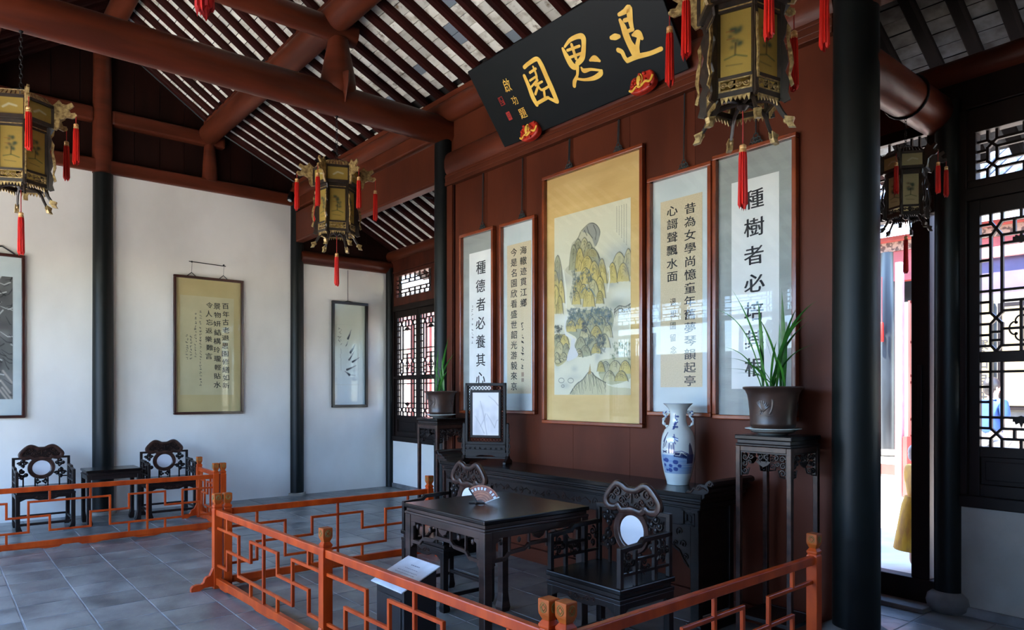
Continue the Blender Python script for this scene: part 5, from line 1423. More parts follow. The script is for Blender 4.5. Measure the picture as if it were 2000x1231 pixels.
for x, y, r in ((160, 590, 34), (205, 575, 26), (245, 555, 24), (415, 490, 22), (420, 520, 16), (205, 800, 34), (315, 800, 34), (222, 862, 18)):
    cv.line([lo(x + r * math.cos(a), y + r * .8 * math.sin(a)) for a in [i * PI / 5 for i in range(11)]], 1.4, inkc, .8, 1)
shapes(lo, [(320, 350), (370, 340), (360, 420), (400, 520), (330, 570), (270, 580), (290, 480), (315, 420)], srgb(206, 206, 204), .95)
cv.line([lo(262, 90), lo(245, 200), lo(260, 290), lo(330, 330)], 6, srgb(214, 214, 208), .95, 2)
# right bank and foreground
shapes(lo, [(620, 600), (740, 560), (960, 560), (960, 760), (760, 840), (640, 760)], srgb(180, 176, 136), .9); 
for x, y, w, h in ((700, 720, 130, 130), (800, 700, 150, 120), (900, 720, 130, 140), (740, 800, 130, 110), (860, 800, 140, 110), (650, 700, 90, 110)): rock(lo, x, y, w, h, n=4)
shapes(lo, [(300, 950), (360, 860), (440, 800), (520, 720), (620, 760), (760, 860), (960, 880), (960, 960), (300, 960)], srgb(192, 184, 144), .9)
contours(lo, [(310, 940), (380, 840), (450, 790), (530, 700), (600, 760), (700, 820)], [(330, 955), (400, 955), (460, 955), (560, 955), (640, 955), (720, 940)], 30, 1.6)
cv.poly([lo(510, 730), lo(535, 610), lo(548, 720)], srgb(170, 140, 80), .8)
trees(lo, 760, 950, 380, 560, 26, srgb(110, 128, 90)); contours(up, [(790, 1150), (840, 1110), (900, 1120), (950, 1090)], [(800, 1230), (850, 1220), (900, 1230), (950, 1200)], 16)
contours(lo, [(790, 60), (850, 20), (900, 40), (955, 10)], [(780, 160), (850, 120), (900, 130), (955, 100)], 14)
cv.speck(.05)
for k in range(5):
    x = .83 + k * .029
    y = -.0 + .03
    while y < (.16 + .02 * k):
        cv.line([(x, y), (x + .004, y + .004)], 1.4, inkc, .6, 1); y += .0085
sheet('landscape_painting', cv, -4.585 - cx, -3.70 - cx, 1.53 - cz, 3.10 - cz, YP, t)
hanger(t, -4.388 - cx, 2.21, 2.58, True); hanger(t, -3.822 - cx, 2.21, 2.58, True)

# ---------------- pictures on the left wall (rotated to face +x)
def left_pic(label, y0, y1, z0, z1, rim, fm): return picture(label, (XW + .004, (y0 + y1) / 2, z0), PI / 2, y1 - y0, z1 - z0, rim, fm, glass='glass_matt'), (y0 + y1) / 2, z0
t, cy, cz = left_pic('framed olive calligraphy hanging from a rod on the white wall between the two black columns', 2.555, 3.49, 1.25, 3.155, .034, 'darkframe')
rect('mount', -.435, .03, .435, 1.875, -.006, 'olive_mount', t)
rect('paper', 2.645 - cy, 1.518 - cz, 3.363 - cy, 2.888 - cz, YP, 'olive_paper', t)
m = MB()
for txt, y, a, b in (('百年古老退思園修繕如新', 3.247, 2.774, 1.65), ('景物妍結構玲瓏輕貼水', 3.134, 2.765, 1.66), ('令人忘返樂難言', 3.023, 2.771, 2.06)):
    column(m, txt, y - cy, a - cz, b - cz, YI, .1, .092, 0.012, .08)
m.build('calligraphy', 'ink', t, recalc=False)
m = MB()
for y, a, b, n in ((2.908, 2.67, 1.65, 24), (2.842, 2.63, 2.05, 15), (2.781, 2.32, 2.02, 8), (2.73, 2.33, 2.02, 8)): scrawl(m, y - cy, a - cz, b - cz, n, YI, .04, .09)
m.build('small_inscription', 'ink_pale', t, recalc=False)
m = MB(); m.tube([(2.75 - cy, -.04, 3.35 - cz), (3.24 - cy, -.04, 3.335 - cz)], .006, 6)
for y in (2.79, 3.215):
    m.tube([(y - cy, -.04, 3.345 - cz), (y - cy, -.02, 3.2 - cz)], .0022, 5); m.tube([(y - cy - .06, -.016, 3.15 - cz), (y - cy, -.016, 3.205 - cz), (y - cy + .06, -.016, 3.15 - cz)], .006, 5); m.ball((y - cy, -.03, 3.35 - cz), .013, 4)
    m.tube([(y - cy, -.04, 3.35 - cz), (y - cy, .0, 3.35 - cz)], .005, 5)
m.build('hanging_rod', 'chain', t)

t, cy, cz = left_pic('narrow black framed painting of small grey fish on the white wall near the window', 4.855, 5.475, 1.315, 2.99, .042, 'blackframe')
W_ = 5.475 - 4.855
cv = Canvas(150, 420, srgb(214, 222, 206))
cv.poly([(0, 0), (1, 0), (1, 1), (0, 1)], srgb(206, 226, 236), 1, grad=(.35, .9))
def fz(y, z): return ((y - 4.885) / (5.445 - 4.885), (2.96 - z) / (2.96 - 1.345))
bx = [fz(4.935, 2.63), fz(5.35, 2.63), fz(5.35, 1.67), fz(4.935, 1.67), fz(4.935, 2.63)]
for a, b in zip(bx[:-1], bx[1:]): cv.line([a, b], 1, srgb(196, 204, 192), .7)
for a, b, w in (((5.19, 2.55), (5.137, 2.41), 6), ((5.26, 2.32), (5.184, 2.19), 7), ((5.24, 2.2), (5.156, 2.07), 5), ((5.336, 2.11), (5.22, 2.04), 6), ((5.279, 1.98), (5.12, 1.91), 6), ((5.08, 1.884), (5.16, 1.83), 7), ((5.13, 2.36), (5.1, 2.29), 2)):
    A, B = fz(*a), fz(*b); mid = ((A[0] + B[0]) / 2 + .01, (A[1] + B[1]) / 2)
    cv.line([A, mid, B], (2, w * 1.8), srgb(110, 122, 128), .85, 2); cv.line([mid, B], (2, w * 1.1), srgb(30, 38, 46), .95, 1.2)
    cv.line([A, (A[0] + .03, A[1] - .006)], 1, srgb(100, 110, 120), .6)
cv.line([fz(5.16, 1.83), fz(5.27, 1.82)], 1.6, srgb(60, 70, 80), .7, 1)
for y, s in ((2.52, 9), (2.42, 9), (2.34, 8)):
    for k in range(5): a = fz(5.0 + random.uniform(-.025, .03), y + random.uniform(-.04, .04)); cv.line([a, (a[0] + random.uniform(-.06, .06), a[1] + random.uniform(-.012, .012))], 2, srgb(60, 66, 70), .7, 1)
for k in range(16): a = fz(5.005 + random.uniform(-.01, .01), 2.24 - k * .022); cv.line([a, (a[0] + .02, a[1] + .004)], 1.6, srgb(80, 86, 92), .7, 1)
sheet('fish_painting', cv, -W_ / 2 + .04, W_ / 2 - .04, .04, 1.635, YP, t)
m = MB(); m.tube([(-.03, -.012, 1.675), (-.03, -.012, 2.18)], .004, 5); m.tube([(-.1, -.012, 1.67), (-.03, -.012, 1.69), (.08, -.012, 1.67)], .006, 5); m.build('hanging_cord', 'chain', t)

t, cy, cz = left_pic('framed dark ink landscape cut off by the left edge of the photo', -.25, .895, 1.245, 3.2, .034, 'darkframe')
W_ = 1.145
rect('mount', -W_ / 2 + .03, .03, W_ / 2 - .03, 1.925, -.006, 'pale_silk', t)
cv = Canvas(200, 300, srgb(100, 102, 100))
for _ in range(60): cv.blob(random.random(), random.random() * .9, random.uniform(.04, .14), random.uniform(.03, .09), srgb(*([random.randint(20, 150)] * 3)), .6)
for _ in range(160):
    x = random.random(); y = random.random(); a = random.uniform(.3, 1.2) if y > .6 else random.uniform(-1, 1)
    cv.line([(x, y), (x + .08 * math.cos(a), y + .05 * math.sin(a) + .02), (x + .14 * math.cos(a), y + .1 * math.sin(a))], (1, 3), srgb(30, 32, 34) if random.random() < .7 else srgb(210, 212, 210), .7, 1.4)
for _ in range(8): x = random.uniform(.55, .95); y = random.uniform(.75, .98); cv.line([(x, y), (x + .1, y + .1)], 4, srgb(200, 190, 178), .6, 3)
sheet('ink_painting', cv, -W_ / 2 + .1, .776 - cy, 1.471 - cz, 2.93 - cz, YP, t)
m = MB(); m.tube([(-.1, -.016, 1.95), (.35, -.016, 2.04), (.48, -.016, 1.955)], .009, 5); m.build('hanging_cord', 'chain', t)

# ------------------------------------------------------------------ the black name board
pt = thing('name_board', 'black plaque with three large gold characters leaning out above the scrolls', 'plaque', (-5.18, 4.2, 3.87))
upv = Vector((0, 3.764 - 4.2, 4.46 - 3.87)); HB = upv.length; lean = math.atan2(-upv.y, upv.z)
rot = Matrix.Rotation(lean, 4, 'X')       # local z follows the board
MB(rot).box(0, 0, 0, 2.1, .035, HB).build('board', 'board', pt, bevel=.006)
S = {
'A': [[[1.725, 0.543, 0.0207], [1.779, 0.543, 0.029], [1.822, 0.549, 0.0373], [1.808, 0.507, 0.0373], [1.795, 0.465, 0.0311], [1.784, 0.411, 0.0228]], [[1.715, 0.507, 0.0187], [1.721, 0.456, 0.0352], [1.717, 0.399, 0.0415], [1.718, 0.339, 0.0415], [1.729, 0.285, 0.0518], [1.737, 0.252, 0.057]], [[1.751, 0.49, 0.0228], [1.798, 0.483, 0.0228]], [[1.738, 0.415, 0.0207], [1.789, 0.411, 0.0207]], [[1.769, 0.376, 0.0145], [1.814, 0.366, 0.0456], [1.833, 0.329, 0.0228]], [[1.805, 0.335, 0.0228], [1.769, 0.29, 0.029], [1.748, 0.248, 0.0373]], [[1.587, 0.427, 0.0228], [1.623, 0.42, 0.0352], [1.655, 0.411, 0.0228]], [[1.603, 0.328, 0.0269], [1.628, 0.303, 0.0269], [1.632, 0.261, 0.0249], [1.643, 0.231, 0.0249]], [[1.643, 0.231, 0.0269], [1.732, 0.229, 0.029], [1.849, 0.21, 0.0249], [1.95, 0.206, 0.0249]]],
'B': [[[1.121, 0.521, 0.0187], [1.126, 0.455, 0.0352], [1.14, 0.379, 0.0415], [1.175, 0.35, 0.0311]], [[1.147, 0.527, 0.0145], [1.222, 0.551, 0.0228], [1.307, 0.547, 0.029], [1.346, 0.524, 0.0373], [1.324, 0.47, 0.0311], [1.266, 0.397, 0.0352], [1.197, 0.374, 0.0311]], [[1.157, 0.494, 0.0166], [1.283, 0.481, 0.0166]], [[1.218, 0.516, 0.0207], [1.204, 0.41, 0.0207]], [[1.154, 0.439, 0.0166], [1.273, 0.427, 0.0166]], [[1.184, 0.352, 0.0269], [1.152, 0.298, 0.0187], [1.1, 0.262, 0.0269], [1.077, 0.231, 0.0249]], [[1.13, 0.273, 0.0166], [1.2, 0.24, 0.0166], [1.292, 0.221, 0.0269], [1.365, 0.228, 0.0311], [1.389, 0.246, 0.0166]], [[1.389, 0.246, 0.0145], [1.301, 0.288, 0.0166], [1.23, 0.303, 0.0269], [1.217, 0.332, 0.0124]], [[1.324, 0.352, 0.0145], [1.372, 0.349, 0.0373], [1.407, 0.318, 0.0166]]],
'C': [[[0.62, 0.476, 0.0249], [0.616, 0.384, 0.0311], [0.606, 0.293, 0.0352], [0.612, 0.225, 0.029]], [[0.662, 0.537, 0.0249], [0.727, 0.547, 0.0249], [0.825, 0.548, 0.029], [0.845, 0.498, 0.0352], [0.844, 0.397, 0.0352], [0.843, 0.294, 0.0373], [0.839, 0.179, 0.0311]], [[0.626, 0.232, 0.0228], [0.741, 0.238, 0.0228], [0.773, 0.237, 0.0145]], [[0.763, 0.234, 0.0166], [0.828, 0.181, 0.0249]], [[0.694, 0.479, 0.0166], [0.773, 0.485, 0.0166]], [[0.755, 0.508, 0.0145], [0.747, 0.431, 0.0166], [0.699, 0.367, 0.0145]], [[0.656, 0.423, 0.0145], [0.75, 0.43, 0.0145]], [[0.634, 0.372, 0.0124], [0.738, 0.4, 0.0166]], [[0.692, 0.37, 0.0166], [0.778, 0.372, 0.0145]], [[0.722, 0.359, 0.0166], [0.65, 0.307, 0.0187]], [[0.716, 0.35, 0.0166], [0.739, 0.313, 0.0166], [0.824, 0.315, 0.0166]], [[0.76, 0.311, 0.0187], [0.731, 0.245, 0.0187]]]}
for key in 'ABC':
    m = MB(rot); d = 0
    for st in S[key]: ribbon(m, [(q[0], q[1], q[2] * 1.32) for q in st], -.0035 - d); d += .0001
    m.build('gold_character', 'goldleaf', pt, recalc=False)
m = MB(rot); put_char(m, '啟', .385, .476, -.003, .09, .12, 0, -.05, .1); put_char(m, '功', .389, .335, -.003, .075, .085, 0); put_char(m, '題', .415, .209, -.003, .09, .1, 0)
m.build('small_gold_signature', 'goldleaf', pt, recalc=False)['kind'] = 'stuff'
m = MB(rot)
for x, z in ((.238, .379),):
    lattice(m, [[(x - .025, z - .035), (x - .025, z + .035), (x + .025, z + .035), (x + .025, z - .035), (x - .025, z - .035)], [(x - .01, z + .03), (x - .01, z), (x + .015, z), (x + .015, z - .03)], [(x - .015, z - .015), (x + .01, z - .015)]], .005, .001, -.003)
m.build('red_seal', 'seal', pt)
m = MB(rot).box(.218, -.003, .2, .268, -.0025, .275); m.build('red_seal', 'seal', pt)
m = MB(rot); put_char(m, '印', .243, .238, -.0035, .04, .055, 0); m.build('seal_character', 'board', pt, recalc=False)
for k, x in enumerate((.415, 1.71)):
    q = MB(Matrix.Translation((x, -.03, .02)))
    q.prism([(a, b) for a, b in crom([(-.115, .0), (-.1, -.055), (-.03, -.075), (.05, -.07), (.11, -.04), (.12, .02), (.09, .075), (.03, .085), (-.03, .06), (-.09, .055)], 4, True)], -.035, .03)
    c = q.build('carved_cushion', 'coral', pt, smooth=True, bevel=.015, seg=3)
    q = MB(Matrix.Translation((x, -.07, .02)))
    for _ in range(14):
        q.ball((random.uniform(-.09, .1), 0, random.uniform(-.055, .06)), .013, 4)
    q.build('raised_dots', 'coral', c, smooth=True)['kind'] = 'stuff'
    q = MB(Matrix.Translation((x, -.068, .02)))
    q.tube(crom([(-.11, 0, -.03), (-.08, -.004, -.045), (-.04, -.006, -.025), (0, -.008, -.035), (.05, -.006, -.01), (.09, -.004, -.02), (.115, 0, .02)], 5), .0095, 6, flat=.6)
    q.ball((-.015, -.006, .015), .03, 6, (.7, .4, 1.4)); q.tube(crom([(-.02, -.004, -.03), (-.03, -.004, .03), (0, -.004, .06), (.02, -.004, .02), (0, -.004, -.03)], 5), .005, 6)
    q.build('gilt_bat', 'goldleaf', c, smooth=True)
# ------------------------------------------------------------------ palace lanterns
def hexp(r, k, z=0): a = PI / 3 * k; return Vector((r * math.cos(a), r * math.sin(a), z))
def lantern(label, loc, rot, top_z, s=1.0, dark=False, group=None, seed=1, L_mid=.3):
    random.seed(seed)
    t = thing('lantern', label, 'lantern', loc, rot, group)
    t.scale = (s, s, s)
    wood = 'lantern'; gold = 'lantern' if dark else 'gold'
    RB, RC = .172, .215
    body = MB()
    for k in range(6):
        p = hexp(RB, k); m4 = Matrix.Translation((p.x, p.y, .225)) @ Matrix.Rotation(PI / 3 * k, 4, 'Z'); body.obox(m4, .022, .022, .45)
        a = hexp(RB, k); b = hexp(RB, k + 1)
        for z, h in ((.012, .024), (.09, .016), (.41, .014), (.438, .024)):
            c = (a + b) / 2; m4 = Matrix.Translation((c.x, c.y, z)) @ Matrix.Rotation(PI / 3 * k + PI / 6 + PI / 2, 4, 'Z'); body.obox(m4, (b - a).length, .02, h)
    body.build('body_frame', wood, t)
    cap = MB()
    for k in range(6):
        p = hexp(RC, k); m4 = Matrix.Translation((p.x, p.y, .535)) @ Matrix.Rotation(PI / 3 * k, 4, 'Z'); cap.obox(m4, .02, .02, .16)
        a = hexp(RC, k); b = hexp(RC, k + 1); c = (a + b) / 2
        for z, h in ((.463, .026), (.607, .02)):
            m4 = Matrix.Translation((c.x, c.y, z)) @ Matrix.Rotation(PI / 3 * k + PI / 6 + PI / 2, 4, 'Z'); cap.obox(m4, (b - a).length, .022, h)
        m4 = Matrix.Translation((c.x * .9, c.y * .9, .458)) @ Matrix.Rotation(PI / 3 * k + PI / 6 + PI / 2, 4, 'Z'); cap.obox(m4, (b - a).length * .95, .05, .01)
    cap.build('cap_frame', wood, t)
    crown = MB()
    for k in range(6):
        a0, b0 = hexp(RC, k, .615), hexp(RC, k + 1, .615); a1, b1 = hexp(RC * .8, k, .665), hexp(RC * .8, k + 1, .665)
        n = 7
        for i in range(n):
            u0, u1 = i / n, (i + .72) / n
            q = [a0.lerp(b0, u0), a0.lerp(b0, u1), a1.lerp(b1, u1), a1.lerp(b1, u0)]
            o = Vector((0, 0, .006)); crown.add([tuple(v) for v in q] + [tuple(v + o) for v in q], [(0, 1, 2, 3), (7, 6, 5, 4), (0, 1, 5, 4), (1, 2, 6, 5), (2, 3, 7, 6), (3, 0, 4, 7)])
        crown.tube([tuple(a0), tuple(b0)], .008, 5); crown.tube([tuple(a1), tuple(b1)], .006, 5)
    crown.build('crown_rim', gold, t)
    # silk panes
    def pane(r, z0, z1, name, big):
        cv = Canvas(34, 76 if big else 26, srgb(176, 148, 74) if not dark else srgb(180, 166, 124))
        cv.speck(.06)
        g = srgb(70, 92, 60)
        if big:
            for _ in range(16): cv.blob(random.uniform(.3, .7), random.uniform(.25, .58), .08, .035, srgb(58, 78, 62), .7)
            cv.line([(.5, .5), (.48, .68)], 2, srgb(66, 60, 40), .8); cv.line([(.15, .72), (.5, .68), (.85, .74)], 2, g, .7); cv.line([(.2, .82), (.7, .84)], 1.6, srgb(90, 88, 60), .6)
            cv.line([(.2, .3), (.45, .3)], 1.2, srgb(150, 76, 44), .6); cv.line([(.22, .42), (.45, .42)], 1.2, srgb(150, 76, 44), .6)
        else: cv.line([(.3, .6), (.5, .4), (.75, .5)], 3, srgb(210, 204, 170), .8)
        me = None
        for k in range(6):
            a, b = hexp(r, k), hexp(r, k + 1); mid = (a + b) / 2; L = (b - a).length - .03
            if me is None: me = grid_mesh(name, cv, lambda Uu, Vv: ((Uu - .5) * L, 0 * Uu, z1 - Vv * (z1 - z0)), 'silkpane')
            o = bpy.data.objects.new(name, me); COL.objects.link(o); o.parent = t
            o.location = (mid.x * .985, mid.y * .985, 0); o.rotation_euler = (0, 0, PI / 3 * k + PI / 6 + PI / 2)
    pane(RB, .1, .405, 'silk_pane', True); pane(RC, .478, .597, 'cap_pane', False)
    L = (hexp(RB * 1.03, 0) - hexp(RB * 1.03, 1)).length - .03
    made = []
    for nm, z0, z1 in (('lower_band', .028, .082), ('upper_band', .42, .448)):
        fr = MB(); rect_ = [(-L / 2, z0), (L / 2, z0), (L / 2, z1), (-L / 2, z1), (-L / 2, z0)]
        lattice(fr, [rect_], .009, .008)
        zc = (z0 + z1) / 2; r = (z1 - z0) * .3
        for i in range(4): fr.tube(spiral(-.054 + .036 * i, zc, r, 1.2, i, 1, 10, 0), .0045, 4)
        fr.box(-L / 2, -.002, zc - .003, L / 2, .002, zc + .003)
        made.append(fr.build(nm, gold, t))
    P = [(-L / 2, .02)]
    for i in range(7): P += [(-L / 2 + L * (i + .5) / 7, -.022 - .012 * abs(3 - i) / 3), (-L / 2 + L * (i + 1) / 7, -.004)]
    P[-1] = (L / 2, .02)
    made.append(MB().prism(P, -.003, .003).build('scalloped_apron', gold, t))
    for k in range(6):
        mid = (hexp(RB * 1.03, k) + hexp(RB * 1.03, k + 1)) / 2
        for o in made:
            if k == 0: o.location = mid; o.rotation_euler = (0, 0, PI / 6 + PI / 2)
            else: inst(o, t, mid, (0, 0, PI / 3 * k + PI / 6 + PI / 2))
    br = [(0, .46), (.028, .44), (.02, .4), (.036, .36), (.03, .32), (.018, .28), (.034, .22), (.04, .17), (.026, .13), (.045, .08), (.038, .03), (.05, -.01), (.02, -.02), (0, 0)]
    wg = [(0, .45), (.03, .44), (.05, .47), (.06, .52), (.1, .54), (.14, .535), (.165, .55), (.16, .58), (.13, .575), (.115, .6), (.15, .63), (.135, .655), (.1, .635), (.07, .64), (.05, .67), (.03, .645), (0, .62)]
    ft = crom([(.0, 0, .02), (.09, 0, .015), (.15, 0, -.01), (.18, 0, -.06), (.205, 0, -.1)], 5)
    bm = MB(); bm.prism([(RB + a, b) for a, b in br], -.007, .007)
    wm = MB(); wm.prism([(RC * .96 + a, b) for a, b in wg], -.008, .008); wm.tube(crom([(RC + .02, 0, .5), (RC + .06, 0, .56), (RC + .1, 0, .555), (RC + .16, 0, .565)], 5), .009, 5)
    fm_ = MB(); fm_.tube(ft, [.015 - .004 * i / len(ft) for i in range(len(ft))], 6, flat=.7)
    gm = MB(); gm.prism([(RB + a, b) for a, b in [(.035, .36), (.052, .33), (.044, .28), (.058, .22), (.064, .16), (.05, .11), (.066, .06), (.05, .05), (.04, .1), (.046, .16), (.036, .24), (.03, .3)]], -.004, .004)
    kn = MB(); kn.ball((.208, 0, -.105), .017, 5, (1.3, .6, 1)); kn.prism([(.195, -.085), (.24, -.098), (.232, -.122), (.245, -.145), (.212, -.14), (.2, -.115)], -.013, .013)
    b0 = bm.build('corner_bracket', wood, t); g0 = gm.build('gilt_edge', gold, b0); w0 = wm.build('wing', gold, t); f0 = fm_.build('foot', wood, t, smooth=True); k0 = kn.build('gilt_knob', gold, f0, smooth=True)
    for k in range(1, 6):
        for o in (b0, w0, f0): inst(o, t, None, (0, 0, PI / 3 * k))
    def tassel(parent, x, y, ztop, cord, L, w=.017):
        z = ztop - cord
        m = MB(); rs = [(w * .9, z - .03), (w * 1.05, z - .06), (w * 1.1, z - L * .5), (w * 1.25, z - L + .01), (w * .9, z - L)]
        n = 22; vs = []; fs = []
        for i, (r, zz) in enumerate(rs):
            for j in range(n):
                a = 2 * PI * j / n; q = r * (1 + (.16 if j % 2 else -.1)); dz = random.uniform(-.022, .014) if i == len(rs) - 1 else 0
                vs.append((x + q * math.cos(a), y + q * math.sin(a), zz + dz))
        for i in range(len(rs) - 1):
            for j in range(n): fs.append((i * n + j, i * n + (j + 1) % n, (i + 1) * n + (j + 1) % n, (i + 1) * n + j))
        fs += [tuple(range(n)), tuple((len(rs) - 1) * n + j for j in range(n))]
        m.add(vs, fs); sk = m.build('tassel', 'red_silk', parent, smooth=True)
        MB().lathe([(w * .5, z + .006), (w * .95, z), (w, z - .012), (w * .85, z - .016), (w, z - .02), (w, z - .034), (w * .8, z - .036)][::-1], 14, (x, y)).build('tassel_head', 'tassel_head', sk, smooth=True)
        MB().tube([(x, y, ztop), (x, y, z)], .0032, 5).build('tassel_cord', 'cordred', sk)
        return sk
    for k in range(6):
        p = hexp(RC + .155, k); tassel(t, p.x, p.y, .565, random.uniform(.06, .12), .29)
    tassel(t, 0, 0, .0, .19, L_mid)
    MB().lathe([(.02, .02), (.03, .0), (.012, -.02)], 12).build('bottom_boss', wood, t, smooth=True)
    MB().lathe([(RB * .8, .44), (RC * .95, .455)], 6).build('inner_plate', wood, t)
    ch = MB(); top = (top_z - loc[2]) / s; z = .665
    for k in range(6):
        p = hexp(RC * .78, k, .66); ch.tube([tuple(p), (0, 0, .74)], .003, 4)
    z = .74
    i = 0
    while z < top - .02:
        ax = i % 2; n = 10
        ch.tube([((.011 * math.cos(a), 0, z + .019 + .021 * math.sin(a)) if ax else (0, .011 * math.cos(a), z + .019 + .021 * math.sin(a))) for a in [j * 2 * PI / n for j in range(n)]], .0032, 4, closed=True)
        z += .034; i += 1
    ch.build('chain', 'chain', t, smooth=True)
    hk = MB(); hk.tube([(0, 0, top - .03), (0, 0, top + .01)], .006, 6); hk.ball((0, 0, top), .018, 4); hk.build('hook', 'chain', t, smooth=True)
    return t
def facing(x, y, off): return math.atan2(-y, -x) + off
lantern('palace lantern with red tassels hanging left of the screen wall column', (-6.356, 3.055, 3.09), facing(-6.36, 3.06, PI / 6 + .05), 4.235, seed=2)
lantern('hexagonal palace lantern with red tassels cut off by the left edge of the photo', (-6.356, .53, 3.075), facing(-6.36, .53, .12), 4.235, seed=3)
lantern('large near palace lantern in front of the black plaque', (-1.944, 3.085, 2.955), facing(-1.944, 3.08, .3), 4.235, seed=4, L_mid=.3)
lantern('nearest palace lantern, only its hanging red tassel shows at the top of the photo', (-1.944, .56, 3.04), facing(-1.944, .56, .0), 4.235, seed=5)
lt = lantern('small dark palace lantern with pale panes in the doorway right of the thick column', (-1.95, 5.04, 2.72), facing(-1.95, 5.04, PI / 6 + .3), 3.40, s=.66, dark=True, seed=6, L_mid=.36)
t = thing('rope_sling', 'dark cord looped around the pale round beam to hold the small lantern', 'rope', (-1.95, 5.04, 3.53))
MB().tube([(.142 * math.cos(a), .0, .142 * math.sin(a)) for a in [i * 2 * PI / 24 for i in range(24)]], .008, 6, closed=True).build('loop', 'chain', t, smooth=True)
# small fittings
t = thing('spotlight', 'small black spotlight on the black column beside the white wall', 'lamp', (-10.2, 4.17, 4.47), .5)
MB(Matrix.Rotation(-.5, 4, 'X')).lathe([(.03, -.07), (.045, -.06), (.05, .06), (.046, .065), (.04, .06)], 20).build('housing', 'chain', t, smooth=True)
MB(Matrix.Rotation(-.5, 4, 'X')).lathe([(.001, -.072), (.028, -.071)], 20).build('lens', 'porcelain', t, smooth=True)
MB().tube([(0, 0, .03), (0, .1, .05), (0, .14, .05)], .012, 6).build('bracket', 'chain', t, smooth=True)
t = thing('cable_clip', 'short black hook on the left side of the column at the screen wall', 'hook', (-6.44, 4.22, 3.66))
MB().tube([(0, 0, 0), (-.06, -.04, .015), (-.08, -.05, .02)], .008, 6).tube([(.0, .0, -.18), (-.03, -.02, -.175)], .006, 6).build('hook', 'chain', t, smooth=True)

# ------------------------------------------------------------------ behind the hall: courtyard, opposite hall, people
struct('courtyard_rear', MB().box(-30, 6.0, -.1, 14, 12.9, -.005), 'ground', 'sunlit pale paving of the rear courtyard', 'ground')
YO = 14.6
op = thing('opposite_hall', 'sunlit opposite hall with grey tiled eaves and red boards across the courtyard', 'building', (0, 0, 0))
MB().box(-20, 12.9, -.1, 10, 22, .3).build('platform', 'ground', op)
MB().box(-20, 12.88, .12, 10, 12.9, .3).build('red_plinth', 'pinkred', op)
MB().box(-20, YO - .1, 3.72, 10, YO + .1, 4.3).build('front_beam', 'pinkred', op)
MB().box(-20, YO - .14, 4.3, 10, YO + .1, 4.48).build('carved_frieze', 'carvedgrey', op)
MB().box(-20, YO - .3, 4.48, 10, YO - .1, 4.56).build('eave_board', 'pinkred', op)
MB().prism([(YO - 1.0, 4.62), (YO + 3.5, 6.9), (YO + 3.5, 7.0), (YO - 1.0, 4.68)], -20, 10, 'yz').build('roof_deck', 'greytile', op)
mt = MB(); mt.tube([(0, YO - 1.02, 4.72), (0, YO + 3.5, 7.02)], .075, 8)
t0 = mt.build('roof_tile_row', 'greytile', op, smooth=True)
dm = MB(); dm.prism([(-.1, 0), (.1, 0), (.07, -.1), (0, -.17), (-.07, -.1)], YO - 1.05, YO - 1.02); d0 = dm.build('drip_tile', 'limewash', op, loc=(.13, 0, 4.7))
cm_ = MB(Matrix.Translation((0, YO - 1.03, 4.74)) @ Matrix.Rotation(PI / 2, 4, 'X')).lathe([(.001, -.01), (.085, -.01), (.085, .02), (.001, .02)], 16); c0 = cm_.build('eave_end_tile', 'limewash', op)
for k in range(-46, 20):
    x = k * .27 + .0
    if abs(k) < 1: continue
    inst(t0, op, (x, 0, 0)); inst(d0, op, (x + .135, 0, 4.7)); inst(c0, op, (x, 0, 0))
wl = MB().box(-20, YO + 1.6, .3, 10, YO + 1.7, 4.6).build('rear_wall', 'outcol', op)
for x in (-5.97, -2.9, -.4, 2.4, -8.9):
    p = MB().lathe([(.17, .42), (.175, 2), (.165, 4.3)], 28, (x, YO)).build('column', 'outcol', op, smooth=True)
    MB().lathe([(.2, .3), (.27, .34), (.27, .4), (.2, .44)], 28, (x, YO)).build('column_base', 'stone', p, smooth=True)
# lattice doors in the opposite hall
for k, x in enumerate((-7.4, -6.75, -5.75, -5.15, -3.9)):
    m = MB(); m.box(x, YO + 1.4, .3, x + .5, YO + 1.44, 3.3); f = m.build('door_leaf', 'winwood', op)
    m = MB().box(x + .08, YO + 1.385, 1.35, x + .42, YO + 1.4, 3.0).build('pale_pane', 'limewash', f)
    m = MB(); lattice(m, [[(x + .08 + .34 * i / 3, 1.35), (x + .08 + .34 * i / 3, 3.0)] for i in range(4)] + [[(x + .08, z), (x + .42, z)] for z in (1.35, 1.8, 1.9, 2.4, 2.5, 3.0)], .025, .02, YO + 1.375); m.build('lattice', 'winwood', f)
# side gallery, pale posts, lilac boards
M['post_pink'] = mat('pink_white_post_paint', srgb(170, 116, 128), rough=.7)
sg = thing('side_gallery', 'pale pink posted gallery with lilac boards seen beyond the right window', 'building', (0, 0, 0))
for x, y in ((-4.42, 11.2), (-2.05, 11.9), (-2.62, 11.9), (-1.55, 11.0)):
    MB().box(x - .05, y - .05, 0, x + .05, y + .05, 3.5).build('post', 'post_pink', sg, bevel=.01)
MB().box(-4.3, 12.2, 2.75, 2.5, 12.3, 3.55).build('lilac_board', 'lilac', sg)
MB().box(-4.3, 12.1, 3.55, 2.5, 12.3, 3.7).build('cornice', 'pale_cloth', sg)
MB().box(-4.34, 11.1, 0, -4.28, 12.85, .9).build('low_screen', 'pinkred', sg)
lm = MB(Matrix.Translation((-4.3, 11.25, 0)) @ Matrix.Rotation(PI / 2, 4, 'Z'))
lattice(lm, [[(0, z), (1.5, z)] for z in (.9, 1.15, 1.7, 1.8, 2.3, 2.9)] + [[(x, .9), (x, 2.9)] for x in (0, .25, .5, .75, 1.0, 1.25, 1.5)], .035, .03)
lm.build('lattice_screen', 'pinkred', sg)
